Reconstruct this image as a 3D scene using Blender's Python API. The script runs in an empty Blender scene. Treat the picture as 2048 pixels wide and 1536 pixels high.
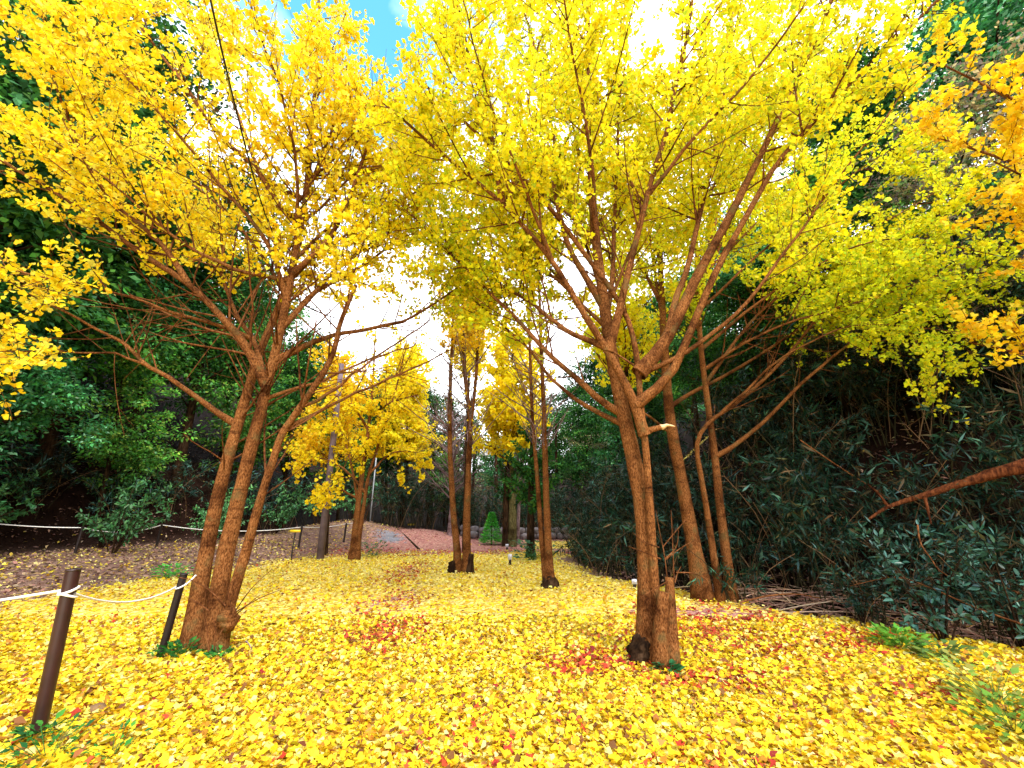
import bpy, math
import numpy as np
from mathutils import Vector

RNG = np.random.default_rng(20231)
C = bpy.context.scene.collection
PI = math.pi

# ------------------------------------------------------------------ camera
FPX = 860.0                    # focal length in pixels of the 2048 px wide photograph
PITCH = math.radians(15.5)
EYE = 1.5
SP, CP = math.sin(PITCH), math.cos(PITCH)


def at(u, v, Y):
    """pixel (u, v) of the photograph at forward distance Y -> point in the place"""
    x = (u - 1024.0) / FPX
    y = -(v - 768.0) / FPX
    k = Y / (CP - SP * y)
    return np.array([x * k, Y, EYE + k * (SP + CP * y)])


def rad(u, v, Y, w):
    """half of a width of w pixels at that point, in metres"""
    y = -(v - 768.0) / FPX
    return 0.5 * w / FPX * Y / (CP - SP * y)


# ------------------------------------------------------------------ terrain
XB_Y = [-20, 0, 6.9, 10, 13, 14.5, 17, 20, 30, 60]
XB_X = [-6.0, -6.6, -7.6, -7.3, -5.6, -4.7, -4.2, -4.4, -6.0, -9.0]
XR_Y = [-20, 0, 3, 5, 7, 10, 13, 16, 20, 30, 60]
XR_X = [12., 9.5, 7.3, 5.5, 3.75, 1.75, 1.25, 1.8, 3.2, 6.0, 9.0]


def sm(t):
    t = np.clip(t, 0, 1)
    return t * t * (3 - 2 * t)


def vnoise(x, y, s):
    return (np.sin(x * 1.7 * s + 1.3) * np.cos(y * 2.1 * s + 0.4) + np.sin(x * 3.1 * s + y * 2.3 * s) * 0.5
            + np.sin(x * 0.9 * s - y * 1.3 * s + 2.0) * 0.7) / 2.2


def height(x, y):
    x = np.asarray(x, float); y = np.asarray(y, float)
    xb = np.interp(y, XB_Y, XB_X); xr = np.interp(y, XR_Y, XR_X)
    d = xb - x
    z = 0.34 * sm(d / 2.6)
    dh = np.maximum(d - 4.6, 0)
    z = z + 0.80 * dh * sm(dh / 2.0) - 0.006 * np.minimum(dh, 40) ** 2
    e = x - xr
    z = z - 0.10 * sm(e / 0.8) * (1 - sm((e - 0.8) / 1.2))
    eh = np.maximum(e - 1.3, 0)
    z = z + 0.95 * eh * sm(eh / 2.2) - 0.008 * np.minimum(eh, 40) ** 2
    b = np.maximum(y - 22, 0)
    z = z + 0.10 * b * sm(b / 6)
    p = sm((y - 14) / 5) * sm((-x - 1.0) / 3.0) * (1 - sm((-x - 7) / 3))
    z = z + 0.42 * p
    z = z + 0.025 * vnoise(x, y, 0.8) + 0.10 * vnoise(x, y, 0.45) * np.clip((dh + eh) / 2, 0, 2)
    return z


# ------------------------------------------------------------------ mesh plumbing
def link(o, parent=None):
    C.objects.link(o)
    if parent is not None:
        o.parent = parent
    return o


def mesh_obj(name, V, F, mat, parent=None, col=None, smooth=False, nside=4):
    """F: (n, nside) int array"""
    V = np.ascontiguousarray(V, np.float32); F = np.ascontiguousarray(F, np.int32)
    me = bpy.data.meshes.new(name)
    me.vertices.add(len(V)); me.vertices.foreach_set('co', V.ravel())
    me.loops.add(F.size); me.loops.foreach_set('vertex_index', F.ravel())
    me.polygons.add(len(F)); me.polygons.foreach_set('loop_start', np.arange(len(F), dtype=np.int32) * F.shape[1])
    if smooth:
        me.polygons.foreach_set('use_smooth', np.ones(len(F), bool))
    me.update(calc_edges=True)
    if col is not None:
        a = me.color_attributes.new('Col', 'FLOAT_COLOR', 'POINT')
        c4 = np.ones((len(V), 4), np.float32); c4[:, :3] = col
        a.data.foreach_set('color', c4.ravel())
    me.materials.append(mat)
    o = bpy.data.objects.new(name, me)
    return link(o, parent)


def empty(name, loc, label=None, cat=None, group=None, kind=None):
    o = bpy.data.objects.new(name, None); o.empty_display_size = 0.2
    o.location = loc
    link(o)
    return tag(o, label, cat, group, kind)


def tag(o, label=None, cat=None, group=None, kind=None):
    if label: o['label'] = label
    if cat: o['category'] = cat
    if group: o['group'] = group
    if kind: o['kind'] = kind
    return o


def dup(root, loc, rotz=0.0, scale=1.0, label=None, group=None):
    r = root.copy(); C.objects.link(r)
    r.location = loc; r.rotation_euler = (0, 0, rotz); r.scale = (scale,) * 3
    if label: r['label'] = label
    if group: r['group'] = group
    for ch in root.children:
        c = ch.copy(); C.objects.link(c); c.parent = r
        for g in ch.children:
            d = g.copy(); C.objects.link(d); d.parent = c
    return r


def norm(a):
    return a / np.maximum(np.linalg.norm(a, axis=-1, keepdims=True), 1e-9)


def tubes(P, R, n=6, lump=0.0, cap=False):
    """P (M,K,3) polylines, R (M,K) radii -> V, F"""
    P = np.asarray(P, float); R = np.asarray(R, float)
    if P.ndim == 2: P = P[None]; R = R[None]
    M, K, _ = P.shape
    T = np.empty_like(P)
    T[:, 1:-1] = P[:, 2:] - P[:, :-2]; T[:, 0] = P[:, 1] - P[:, 0]; T[:, -1] = P[:, -1] - P[:, -2]
    T = norm(T)
    mean = norm(P[:, -1] - P[:, 0])
    ref = np.where(np.abs(mean[:, 2:3]) > 0.75, np.array([[0.96, 0.28, 0.0]]), np.array([[0.0, 0.0, 1.0]]))
    U = norm(np.cross(T, ref[:, None, :])); W = np.cross(T, U)
    a = np.arange(n) / n * 2 * PI
    rr = R[:, :, None] * np.ones(n)
    if lump > 0:
        k = np.arange(K)[None, :, None]; ph = RNG.uniform(0, 6.28, (M, 1, 1)); aa = a[None, None, :]
        rr = rr * (1 + lump * (np.sin(2 * aa + ph + k * 0.31) * 0.5 + np.sin(3 * aa - k * 0.47 + 2 * ph) * 0.5
                               + np.sin(5 * aa + k * 0.9) * 0.25) + lump * 0.5 * RNG.normal(0, 1, (M, K, n)))
    V = P[:, :, None, :] + rr[..., None] * (np.cos(a)[None, None, :, None] * U[:, :, None, :]
                                            + np.sin(a)[None, None, :, None] * W[:, :, None, :])
    idx = np.arange(M * K * n).reshape(M, K, n)
    i0 = idx[:, :-1, :]; i1 = idx[:, 1:, :]
    F = np.stack([i0, np.roll(i0, -1, 2), np.roll(i1, -1, 2), i1], -1).reshape(-1, 4)
    V = V.reshape(-1, 3)
    if cap:                                  # close both ends with a fan of degenerate-free quads
        ex = []; ev = []
        for m in range(M):
            for kk in (0, K - 1):
                c = len(V) + len(ev); ev.append(P[m, kk])
                ring = idx[m, kk]
                for j in range(0, n, 2):
                    q = [ring[j], ring[(j + 1) % n], ring[(j + 2) % n], c]
                    ex.append(q if kk else q[::-1])
        V = np.vstack([V, ev]); F = np.vstack([F, ex])
    return V, F


def join(parts):
    Vs, Fs, o = [], [], 0
    for V, F in parts:
        Vs.append(V); Fs.append(np.asarray(F) + o); o += len(V)
    return np.vstack(Vs), np.vstack(Fs)


def smooth_line(pts, K):
    p = np.asarray(pts, float)
    for _ in range(2):
        q = [p[0]]
        for a, b in zip(p[:-1], p[1:]):
            q += [a * 0.75 + b * 0.25, a * 0.25 + b * 0.75]
        q.append(p[-1]); p = np.array(q)
    s = np.r_[0, np.cumsum(np.linalg.norm(np.diff(p, axis=0), axis=1))]
    t = np.linspace(0, s[-1], K)
    return np.stack([np.interp(t, s, p[:, i]) for i in range(3)], 1)


def plen(P):
    return np.linalg.norm(np.diff(P, axis=1), axis=2).sum(1)


def on_line(P, i, s):
    K = P.shape[1]
    f = np.clip(s, 0, 0.9999) * (K - 1); k = f.astype(int); w = (f - k)[:, None]
    a = P[i, k]; b = P[i, k + 1]
    return a * (1 - w) + b * w, norm(b - a)


def rand_dir(n):
    return norm(RNG.normal(0, 1, (n, 3)))


def shoots(P, R, per_m, s0, s1, ang, L0, L1, K=5, up=0.25, taper=0.45, r_ratio=0.5, rmin=0.0025, wig=0.06, fwd=None):
    """side shoots along every polyline: returns child polylines and radii"""
    n = RNG.poisson(plen(P) * per_m * (s1 - s0))
    i = np.repeat(np.arange(len(P)), n)
    if len(i) == 0:
        return np.zeros((0, K, 3)), np.zeros((0, K))
    s = s0 + (s1 - s0) * RNG.uniform(0, 1, len(i))
    p, T = on_line(P, i, s)
    d = rand_dir(len(i)); d = norm(d - (d * T).sum(1, keepdims=True) * T)
    if fwd is not None:
        d = norm(d + np.asarray(fwd)[None]); d = norm(d - (d * T).sum(1, keepdims=True) * T)
    a = np.radians(ang + RNG.normal(0, 10, len(i)))[:, None]
    D = T * np.cos(a) + d * np.sin(a)
    L = RNG.uniform(L0, L1, len(i)) * (1 - taper * s)
    q = np.empty((len(i), K, 3)); q[:, 0] = p
    st = (L / (K - 1))[:, None]
    for k in range(1, K):
        D = norm(D + np.array([0, 0, up / (K - 1)]) + RNG.normal(0, wig, D.shape))
        q[:, k] = q[:, k - 1] + D * st
    kk = np.clip((s * (R.shape[1] - 1)).astype(int), 0, R.shape[1] - 1)
    r0 = np.clip(R[i, kk] * r_ratio, rmin, 0.004 + L * 0.009)
    r = r0[:, None] * np.linspace(1, 0.35, K)[None]
    return q, np.maximum(r, rmin * 0.6)


FAN = np.array([[0, 0, 0], [-.52, .50, .10], [-.34, .86, .05], [0, .74, -.02], [.34, .86, .05], [.52, .50, .10]])
FAN_F = np.array([[0, 3, 2, 1], [0, 5, 4, 3]])
OVATE = np.array([[0, 0, 0], [-.27, .42, .05], [0, 1, -.06], [.27, .42, .05]])
OVATE_F = np.array([[0, 3, 2, 1]])
LANCE = np.array([[0, 0, 0], [-.085, .35, .02], [0, 1, -.12], [.085, .35, .02]])
LAUREL = np.array([[0, 0, 0], [-.19, .28, .04], [-.17, .66, .02], [0, 1, -.08], [.17, .66, .02], [.19, .28, .04]])
PALM = np.array([[0, 0, 0], [-.5, .35, .04], [-.16, .45, 0], [0, 1, -.05], [.16, .45, 0], [.5, .35, .04]])


def leaves(base, axis, nrm, size, tmpl, tf, col, curl=None):
    n = len(base)
    axis = norm(axis); side = norm(np.cross(axis, nrm)); nn = np.cross(side, axis)
    cz = np.ones(n) if curl is None else curl
    V = base[:, None, :] + size[:, None, None] * (tmpl[None, :, 0:1] * side[:, None, :] + tmpl[None, :, 1:2] * axis[:, None, :]
                                                  + (tmpl[None, :, 2] * cz[:, None])[..., None] * nn[:, None, :])
    m = len(tmpl)
    F = (np.arange(n) * m)[:, None, None] + tf[None]
    return V.reshape(-1, 3), F.reshape(-1, 4), np.repeat(col, m, axis=0)


def pal(n, cols, wts, jit=0.12):
    cols = np.array(cols, float); w = np.array(wts, float); w /= w.sum()
    c = cols[RNG.choice(len(cols), n, p=w)]
    c = c * (1 + RNG.normal(0, jit, (n, 1))) * (1 + RNG.normal(0, jit * 0.4, (n, 3)))
    return np.clip(c, 0.003, 0.95)


def shoot_leaves(P, per_m, size, tmpl, tf, colf, s0=0.08, spread=0.03, up=0.6, out=0.7, size_var=0.22, clus=1):
    n = RNG.poisson(plen(P) * per_m / clus)
    i = np.repeat(np.repeat(np.arange(len(P)), n), clus)
    s = np.repeat(s0 + (1 - s0) * RNG.uniform(0, 1, n.sum()), clus)
    if clus > 1:
        ok = RNG.uniform(0, 1, len(i)) < .85; i = i[ok]; s = s[ok]
    p, T = on_line(P, i, s)
    d = rand_dir(len(i))
    ax = norm(d * out + T * 0.35 + np.array([0, 0, -0.12]))
    b = p + ax * RNG.uniform(0.3, 1.3, (len(i), 1)) * spread
    nr = norm(rand_dir(len(i)) + np.array([0, 0, up]))
    sz = size * np.clip(RNG.normal(1, size_var, len(i)), 0.45, 1.6)
    return leaves(b, ax, nr, sz, tmpl, tf, colf(b), RNG.normal(1.0, 1.0, len(i)))


# ------------------------------------------------------------------ materials
def new_mat(name):
    m = bpy.data.materials.new(name); m.use_nodes = True
    nt = m.node_tree; nt.nodes.clear()
    out = nt.nodes.new('ShaderNodeOutputMaterial')
    return m, nt, out


def N(nt, t, **kw):
    n = nt.nodes.new(t)
    for k, v in kw.items():
        if k.startswith('i_'):
            n.inputs[k[2:].replace('_', ' ')].default_value = v
        else:
            setattr(n, k, v)
    return n


def leaf_mat(name, transl=0.45, rough=0.5, spec=0.3, objvar=0.0):
    m, nt, out = new_mat(name)
    a = N(nt, 'ShaderNodeAttribute', attribute_name='Col')
    c = a.outputs['Color']
    if objvar > 0:
        oi = N(nt, 'ShaderNodeObjectInfo')
        mr = N(nt, 'ShaderNodeMapRange'); mr.inputs['To Min'].default_value = 1 - objvar; mr.inputs['To Max'].default_value = 1 + objvar
        nt.links.new(oi.outputs['Random'], mr.inputs['Value'])
        mx = N(nt, 'ShaderNodeVectorMath', operation='SCALE')
        nt.links.new(c, mx.inputs[0]); nt.links.new(mr.outputs[0], mx.inputs['Scale'])
        c = mx.outputs[0]
    p = N(nt, 'ShaderNodeBsdfPrincipled'); p.inputs['Roughness'].default_value = rough
    p.inputs['Specular IOR Level'].default_value = spec
    t = N(nt, 'ShaderNodeBsdfTranslucent')
    mix = N(nt, 'ShaderNodeMixShader'); mix.inputs[0].default_value = transl
    nt.links.new(c, p.inputs['Base Color']); nt.links.new(c, t.inputs['Color'])
    nt.links.new(p.outputs[0], mix.inputs[1]); nt.links.new(t.outputs[0], mix.inputs[2])
    nt.links.new(mix.outputs[0], out.inputs['Surface'])
    return m


def ramp(nt, stops):
    r = N(nt, 'ShaderNodeValToRGB'); e = r.color_ramp.elements
    while len(e) < len(stops): e.new(0.5)
    for el, (pos, c) in zip(e, stops):
        el.position = pos; el.color = (*c, 1)
    return r


def bark_mat(name, dark, mid, light, scale=9.0, stretch=0.22, bump=0.5, moss=None):
    m, nt, out = new_mat(name)
    tc = N(nt, 'ShaderNodeTexCoord'); mp = N(nt, 'ShaderNodeMapping'); mp.inputs['Scale'].default_value = (scale, scale, scale * stretch)
    nt.links.new(tc.outputs['Object'], mp.inputs['Vector'])
    n1 = N(nt, 'ShaderNodeTexNoise'); n1.inputs['Scale'].default_value = 4.0; n1.inputs['Detail'].default_value = 8; n1.inputs['Roughness'].default_value = 0.65
    nt.links.new(mp.outputs[0], n1.inputs['Vector'])
    n2 = N(nt, 'ShaderNodeTexNoise'); n2.inputs['Scale'].default_value = 2.6; n2.inputs['Detail'].default_value = 8; n2.inputs['Roughness'].default_value = .6
    nt.links.new(tc.outputs['Object'], n2.inputs['Vector'])
    r1 = ramp(nt, [(0.36, dark), (0.49, mid), (0.64, light)])
    nt.links.new(n1.outputs['Fac'], r1.inputs[0])
    r2 = ramp(nt, [(0.38, (0.26, 0.20, 0.17)), (0.49, (.80, .76, .74)), (0.62, (1.0, 1.0, 1.0)), (.74, (1.1, 1.12, 1.15))])
    nt.links.new(n2.outputs['Fac'], r2.inputs[0])
    mul = N(nt, 'ShaderNodeMix', data_type='RGBA', blend_type='MULTIPLY'); mul.inputs[0].default_value = 0.9
    nt.links.new(r1.outputs[0], mul.inputs[6]); nt.links.new(r2.outputs[0], mul.inputs[7])
    c = mul.outputs[2]
    # dark rings and scars across the stem
    mp2 = N(nt, 'ShaderNodeMapping'); mp2.inputs['Scale'].default_value = (3, 3, 26)
    nt.links.new(tc.outputs['Object'], mp2.inputs['Vector'])
    n3 = N(nt, 'ShaderNodeTexNoise'); n3.inputs['Scale'].default_value = 1.0; n3.inputs['Detail'].default_value = 4
    nt.links.new(mp2.outputs[0], n3.inputs['Vector'])
    r3 = ramp(nt, [(0.30, (0.35, 0.28, 0.25)), (0.42, (1, 1, 1))]); nt.links.new(n3.outputs['Fac'], r3.inputs[0])
    mul2 = N(nt, 'ShaderNodeMix', data_type='RGBA', blend_type='MULTIPLY'); mul2.inputs[0].default_value = 0.7
    nt.links.new(c, mul2.inputs[6]); nt.links.new(r3.outputs[0], mul2.inputs[7]); c = mul2.outputs[2]
    if moss is not None:
        n4 = N(nt, 'ShaderNodeTexNoise'); n4.inputs['Scale'].default_value = 5.5; n4.inputs['Detail'].default_value = 7
        nt.links.new(tc.outputs['Object'], n4.inputs['Vector'])
        r4 = ramp(nt, [(0.56, (0, 0, 0)), (0.68, (0.7, 0.7, 0.7))]); nt.links.new(n4.outputs['Fac'], r4.inputs[0])
        mm = N(nt, 'ShaderNodeMix', data_type='RGBA'); nt.links.new(r4.outputs[0], mm.inputs[0])
        nt.links.new(c, mm.inputs[6]); mm.inputs[7].default_value = (*moss, 1); c = mm.outputs[2]
    p = N(nt, 'ShaderNodeBsdfPrincipled'); p.inputs['Roughness'].default_value = 0.9; p.inputs['Specular IOR Level'].default_value = 0.06
    nt.links.new(c, p.inputs['Base Color'])
    b = N(nt, 'ShaderNodeBump'); b.inputs['Strength'].default_value = bump; b.inputs['Distance'].default_value = 0.02
    nt.links.new(n1.outputs['Fac'], b.inputs['Height']); nt.links.new(b.outputs[0], p.inputs['Normal'])
    nt.links.new(p.outputs[0], out.inputs['Surface'])
    return m


def plain_mat(name, col, rough=0.6, spec=0.4, var=0.25, scale=12.0, metal=0.0, bump=0.1):
    m, nt, out = new_mat(name)
    tc = N(nt, 'ShaderNodeTexCoord')
    n1 = N(nt, 'ShaderNodeTexNoise'); n1.inputs['Scale'].default_value = scale; n1.inputs['Detail'].default_value = 6
    nt.links.new(tc.outputs['Object'], n1.inputs['Vector'])
    c = np.array(col)
    r = ramp(nt, [(0.3, tuple(c * (1 - var))), (0.7, tuple(np.minimum(c * (1 + var), 1)))])
    nt.links.new(n1.outputs['Fac'], r.inputs[0])
    p = N(nt, 'ShaderNodeBsdfPrincipled'); p.inputs['Roughness'].default_value = rough
    p.inputs['Specular IOR Level'].default_value = spec; p.inputs['Metallic'].default_value = metal
    nt.links.new(r.outputs[0], p.inputs['Base Color'])
    b = N(nt, 'ShaderNodeBump'); b.inputs['Strength'].default_value = bump; b.inputs['Distance'].default_value = 0.01
    nt.links.new(n1.outputs['Fac'], b.inputs['Height']); nt.links.new(b.outputs[0], p.inputs['Normal'])
    nt.links.new(p.outputs[0], out.inputs['Surface'])
    return m


M_GINKGO = leaf_mat('ginkgo_leaf', 0.54, 0.55, 0.2)
M_FALLEN = leaf_mat('fallen_leaf', 0.22, 0.6, 0.12)
M_GREEN = leaf_mat('green_leaf', 0.32, 0.55, 0.07, objvar=0.35)
M_BAMLEAF = leaf_mat('bamboo_leaf', 0.15, 0.38, 0.10, objvar=0.35)
M_GLOSSY = leaf_mat('glossy_leaf', 0.15, 0.30, 0.28, objvar=0.3)
M_BARK = bark_mat('ginkgo_bark', (0.050, 0.017, 0.006), (0.18, 0.066, 0.018), (0.33, 0.145, 0.050), scale=21, stretch=.42, bump=.55, moss=(0.10, 0.07, 0.025))
M_TWIG = bark_mat('twig_bark', (0.07, 0.024, 0.009), (0.15, 0.055, 0.018), (0.25, 0.105, 0.042), bump=0.2)
M_GREYTWIG = bark_mat('grey_twig_bark', (0.13, 0.085, 0.10), (0.24, 0.165, 0.18), (0.36, 0.27, 0.29), bump=0.2)
M_DARKBARK = bark_mat('forest_bark', (0.012, 0.006, 0.003), (0.034, 0.018, 0.009), (0.075, 0.043, 0.024), scale=5)
M_REDBARK = bark_mat('fallen_trunk_bark', (0.03, 0.009, 0.005), (0.11, 0.032, 0.012), (0.22, 0.075, 0.028), scale=8)
M_POST = plain_mat('rusty_brown_paint', (0.026, 0.007, 0.008), 0.36, 0.5, 0.35, 9, 0.0, 0.15)
M_DARKPOST = plain_mat('dark_brown_paint', (0.013, 0.007, 0.007), 0.45, 0.4, 0.3, 9)
M_ROPE = plain_mat('white_rope', (0.78, 0.76, 0.74), 0.7, 0.2, 0.12, 60, 0, 0.4)
M_POLE = plain_mat('weathered_pole', (0.13, 0.095, 0.115), 0.8, 0.2, 0.3, 5)
M_CABLE = plain_mat('black_cable', (0.012, 0.012, 0.014), 0.5, 0.3, 0.2, 5)
M_YELLOW = plain_mat('yellow_sign_paint', (0.80, 0.55, 0.02), 0.4, 0.4, 0.08, 20, 0, 0)
M_BLACK = plain_mat('black_paint', (0.015, 0.015, 0.015), 0.5, 0.3, 0.2, 9)
M_WHITE = plain_mat('pale_marker_paint', (0.62, 0.62, 0.72), 0.6, 0.3, 0.2, 30)
M_STONE = plain_mat('wall_stone', (0.16, 0.14, 0.15), 0.9, 0.2, 0.5, 7, 0, 0.5)
M_WOOD = plain_mat('broken_wood', (0.62, 0.42, 0.22), 0.8, 0.2, 0.3, 25, 0, 0.3)
M_CANE = leaf_mat('dry_cane', 0.0, 0.7, 0.2)

# ------------------------------------------------------------------ ground sheet
def cover(x, y):
    """how densely yellow leaves, red leaves, brown leaves, bare gravel/asphalt lie at (x, y)"""
    xb = np.interp(y, XB_Y, XB_X); xr = np.interp(y, XR_Y, XR_X)
    d = xb - x; e = x - xr
    nz = vnoise(x, y, 1.3) * 0.6 + vnoise(x, y, 3.7) * 0.4
    yel = (1 - sm((d + 0.5 + nz * 0.7) / 1.0)) * (1 - sm((e + 0.35 + nz * 0.4) / 0.7))
    far = sm((y - 13.6 + nz * 1.0 - 0.12 * x) / 1.8)
    red = far * (1 - sm((y - 19.3 - .1 * nz) / .7)) * (1 - sm(d / 1.5)) * (1 - sm((e - 0.5) / 1))
    back_y = sm((x - 0.3) / 0.8) * sm((y - 15.2) / 0.8) * (1 - sm((y - 18.5) / 0.8))   # a second yellow patch behind
    red = red * (1 - back_y)
    yel = np.maximum(yel * (1 - far), 0.9 * back_y)
    yel = yel * (1 - 0.85 * sm((y - 20) / 3))
    def spot(cx, cy, rx, ry, w=1.0):
        return w * np.clip(1.15 - np.sqrt(((x - cx) / rx) ** 2 + ((y - cy) / ry) ** 2) + nz * 0.35, 0, 1)
    rs = np.zeros_like(x)
    for s in ((0.85, 4.85, 0.75, 0.42, .75), (2.7, 6.7, 1.2, 0.6, 1.0), (2.2, 5.7, 1.5, .45, .5), (1.7, 4.35, 0.7, 0.28, .7), (2.6, 5.1, 0.9, .4, .35), (3.6, 5.3, 0.8, .5, .40),
              (3.4, 4.1, .5, .35, .35), (0.35, 2.6, .8, .5, .22), (-1.9, 7.6, .55, 1.4, .62), (-2.35, 10.6, .6, 2.2, .62), (-1.45, 5.7, .55, .9, .45), (-0.2, 3.2, .5, .4, .2), (4.2, 5.6, .7, .4, .4),
              (-1.3, 5.5, .6, .6, .16), (1.2, 2.9, .6, .4, .16)):
        rs = np.maximum(rs, spot(*s))
    bank = sm((d + 0.3) / 1.0) * (1 - sm((d - 4.0) / 1.2))
    grav = np.maximum(spot(-6.2, 6.3, 1.6, 0.7, .75), spot(-5.3, 7.6, 1.1, .5, .6))
    asph = np.clip(1.25 - np.abs(x + 4.35 + (y - 16.5) * 0.42) / 0.55 + nz * .25, 0, 1) * sm((y - 15.9) / .7) * (1 - sm((y - 17.6) / .8))
    hill = np.maximum(np.maximum(sm((d - 4.4) / 1.0), sm((e - 0.2) / 0.8)), sm((y - 19.2) / 1.0))
    return yel, np.clip(red, 0, 1), rs, bank, grav, asph, hill


def axis_pts(segs):
    out = []
    for a, b, st in segs:
        out.append(np.arange(a, b, st))
    out.append([segs[-1][1]])
    return np.concatenate(out)


gx = axis_pts([(-70, -26, 2.2), (-26, -13, .55), (-13, 9, .16), (9, 22, .55), (22, 70, 2.2)])
gy = axis_pts([(-25, -2, 1.5), (-2, 24, .18), (24, 40, .6), (40, 110, 3.5)])
X, Y = np.meshgrid(gx, gy)
Z = height(X, Y)
nx, ny = len(gx), len(gy)
idx = np.arange(nx * ny).reshape(ny, nx)
GF = np.stack([idx[:-1, :-1], idx[:-1, 1:], idx[1:, 1:], idx[1:, :-1]], -1).reshape(-1, 4)
yel, red, rs, bank, grav, asph, hill = cover(X.ravel(), Y.ravel())
gcol = np.stack([np.clip(yel, 0, 1), np.clip(np.maximum(red, rs * 0.8), 0, 1), np.clip(np.maximum(grav, 0), 0, 1)], 1)
m, nt, out = new_mat('leaf_strewn_ground')
tc = N(nt, 'ShaderNodeTexCoord')
at_ = N(nt, 'ShaderNodeAttribute', attribute_name='Col'); sep = N(nt, 'ShaderNodeSeparateColor'); nt.links.new(at_.outputs['Color'], sep.inputs[0])
at2 = N(nt, 'ShaderNodeAttribute', attribute_name='Aux'); sep2 = N(nt, 'ShaderNodeSeparateColor'); nt.links.new(at2.outputs['Color'], sep2.inputs[0])
soil_n = N(nt, 'ShaderNodeTexNoise'); soil_n.inputs['Scale'].default_value = 3; soil_n.inputs['Detail'].default_value = 9
nt.links.new(tc.outputs['Object'], soil_n.inputs['Vector'])
soil = ramp(nt, [(0.3, (0.045, 0.028, 0.020)), (0.55, (0.11, 0.07, 0.055)), (0.75, (0.19, 0.13, 0.11))]); nt.links.new(soil_n.outputs['Fac'], soil.inputs[0])


def vor(scale, stops, feature='F1'):
    v = N(nt, 'ShaderNodeTexVoronoi'); v.inputs['Scale'].default_value = scale; v.inputs['Randomness'].default_value = 1
    mpv = N(nt, 'ShaderNodeMapping'); mpv.inputs['Scale'].default_value = (1, 1, .05)
    dn = N(nt, 'ShaderNodeTexNoise'); dn.inputs['Scale'].default_value = scale * .8
    nt.links.new(tc.outputs['Object'], dn.inputs['Vector'])
    add = N(nt, 'ShaderNodeVectorMath', operation='MULTIPLY_ADD'); add.inputs[1].default_value = (.05, .05, .05)
    nt.links.new(dn.outputs['Color'], add.inputs[0]); nt.links.new(tc.outputs['Object'], add.inputs[2])
    nt.links.new(add.outputs[0], mpv.inputs['Vector']); nt.links.new(mpv.outputs[0], v.inputs['Vector'])
    sc = N(nt, 'ShaderNodeSeparateColor'); nt.links.new(v.outputs['Color'], sc.inputs[0])
    r = ramp(nt, stops); nt.links.new(sc.outputs[0], r.inputs[0])
    return r, sc, v


def mixc(fac, a, b):
    mx = N(nt, 'ShaderNodeMix', data_type='RGBA')
    if isinstance(fac, float): mx.inputs[0].default_value = fac
    else: nt.links.new(fac, mx.inputs[0])
    nt.links.new(a, mx.inputs[6]); nt.links.new(b, mx.inputs[7])
    return mx.outputs[2]


def gt(a, b):
    mth = N(nt, 'ShaderNodeMath', operation='GREATER_THAN'); nt.links.new(a, mth.inputs[0]); nt.links.new(b, mth.inputs[1]); return mth.outputs[0]


ry, sy, vy = vor(17, [(0.0, (.52, .30, .02)), (.2, (.66, .45, .035)), (.45, (.69, .52, .10)), (.75, (.70, .60, .25)), (.92, (.62, .36, .03)), (1, (.22, .10, .03))])
rr_, sr, vr = vor(15, [(0.0, (.29, .11, .10)), (.4, (.40, .20, .17)), (.7, (.20, .075, .07)), (1, (.48, .30, .22))])
rb, sb, vb = vor(13, [(0.0, (.16, .085, .06)), (.3, (.26, .15, .12)), (.6, (.12, .07, .06)), (.85, (.34, .22, .16)), (1, (.55, .36, .06))])
rg, sg, vg = vor(45, [(0.0, (.20, .19, .20)), (.5, (.32, .31, .33)), (1, (.45, .44, .46))])
c = mixc(0.72, soil.outputs[0], rb.outputs[0])
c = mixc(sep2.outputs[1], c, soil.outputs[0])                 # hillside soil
hill_shade = N(nt, 'ShaderNodeMix', data_type='RGBA', blend_type='MULTIPLY'); nt.links.new(sep2.outputs[1], hill_shade.inputs[0]); nt.links.new(c, hill_shade.inputs[6]); hill_shade.inputs[7].default_value = (.13, .10, .09, 1)  # canopy shade put into the soil colour of hills and wood floor
c = hill_shade.outputs[2]
c = mixc(gt(sep.outputs[2], sg.outputs[1]), c, rg.outputs[0])
c = mixc(gt(sep.outputs[0], sy.outputs[1]), c, ry.outputs[0])
c = mixc(gt(sep.outputs[1], sr.outputs[1]), c, rr_.outputs[0])
asphr = ramp(nt, [(0.3, (.13, .13, .15)), (.7, (.24, .24, .28))]); nt.links.new(soil_n.outputs['Fac'], asphr.inputs[0])
c = mixc(gt(sep2.outputs[0], sr.outputs[2]), c, asphr.outputs[0])
p = N(nt, 'ShaderNodeBsdfPrincipled'); p.inputs['Roughness'].default_value = .9; p.inputs['Specular IOR Level'].default_value = .02
nt.links.new(c, p.inputs['Base Color'])
bp = N(nt, 'ShaderNodeBump'); bp.inputs['Strength'].default_value = .7; bp.inputs['Distance'].default_value = .03
nt.links.new(vy.outputs['Distance'], bp.inputs['Height']); nt.links.new(bp.outputs[0], p.inputs['Normal'])
nt.links.new(p.outputs[0], out.inputs['Surface'])
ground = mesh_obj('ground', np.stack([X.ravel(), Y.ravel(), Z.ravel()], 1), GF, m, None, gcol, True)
a2 = ground.data.color_attributes.new('Aux', 'FLOAT_COLOR', 'POINT')
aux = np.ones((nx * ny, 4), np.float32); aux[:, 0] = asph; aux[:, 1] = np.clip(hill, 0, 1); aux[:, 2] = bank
a2.data.foreach_set('color', aux.ravel())
tag(ground, kind='structure')

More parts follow.
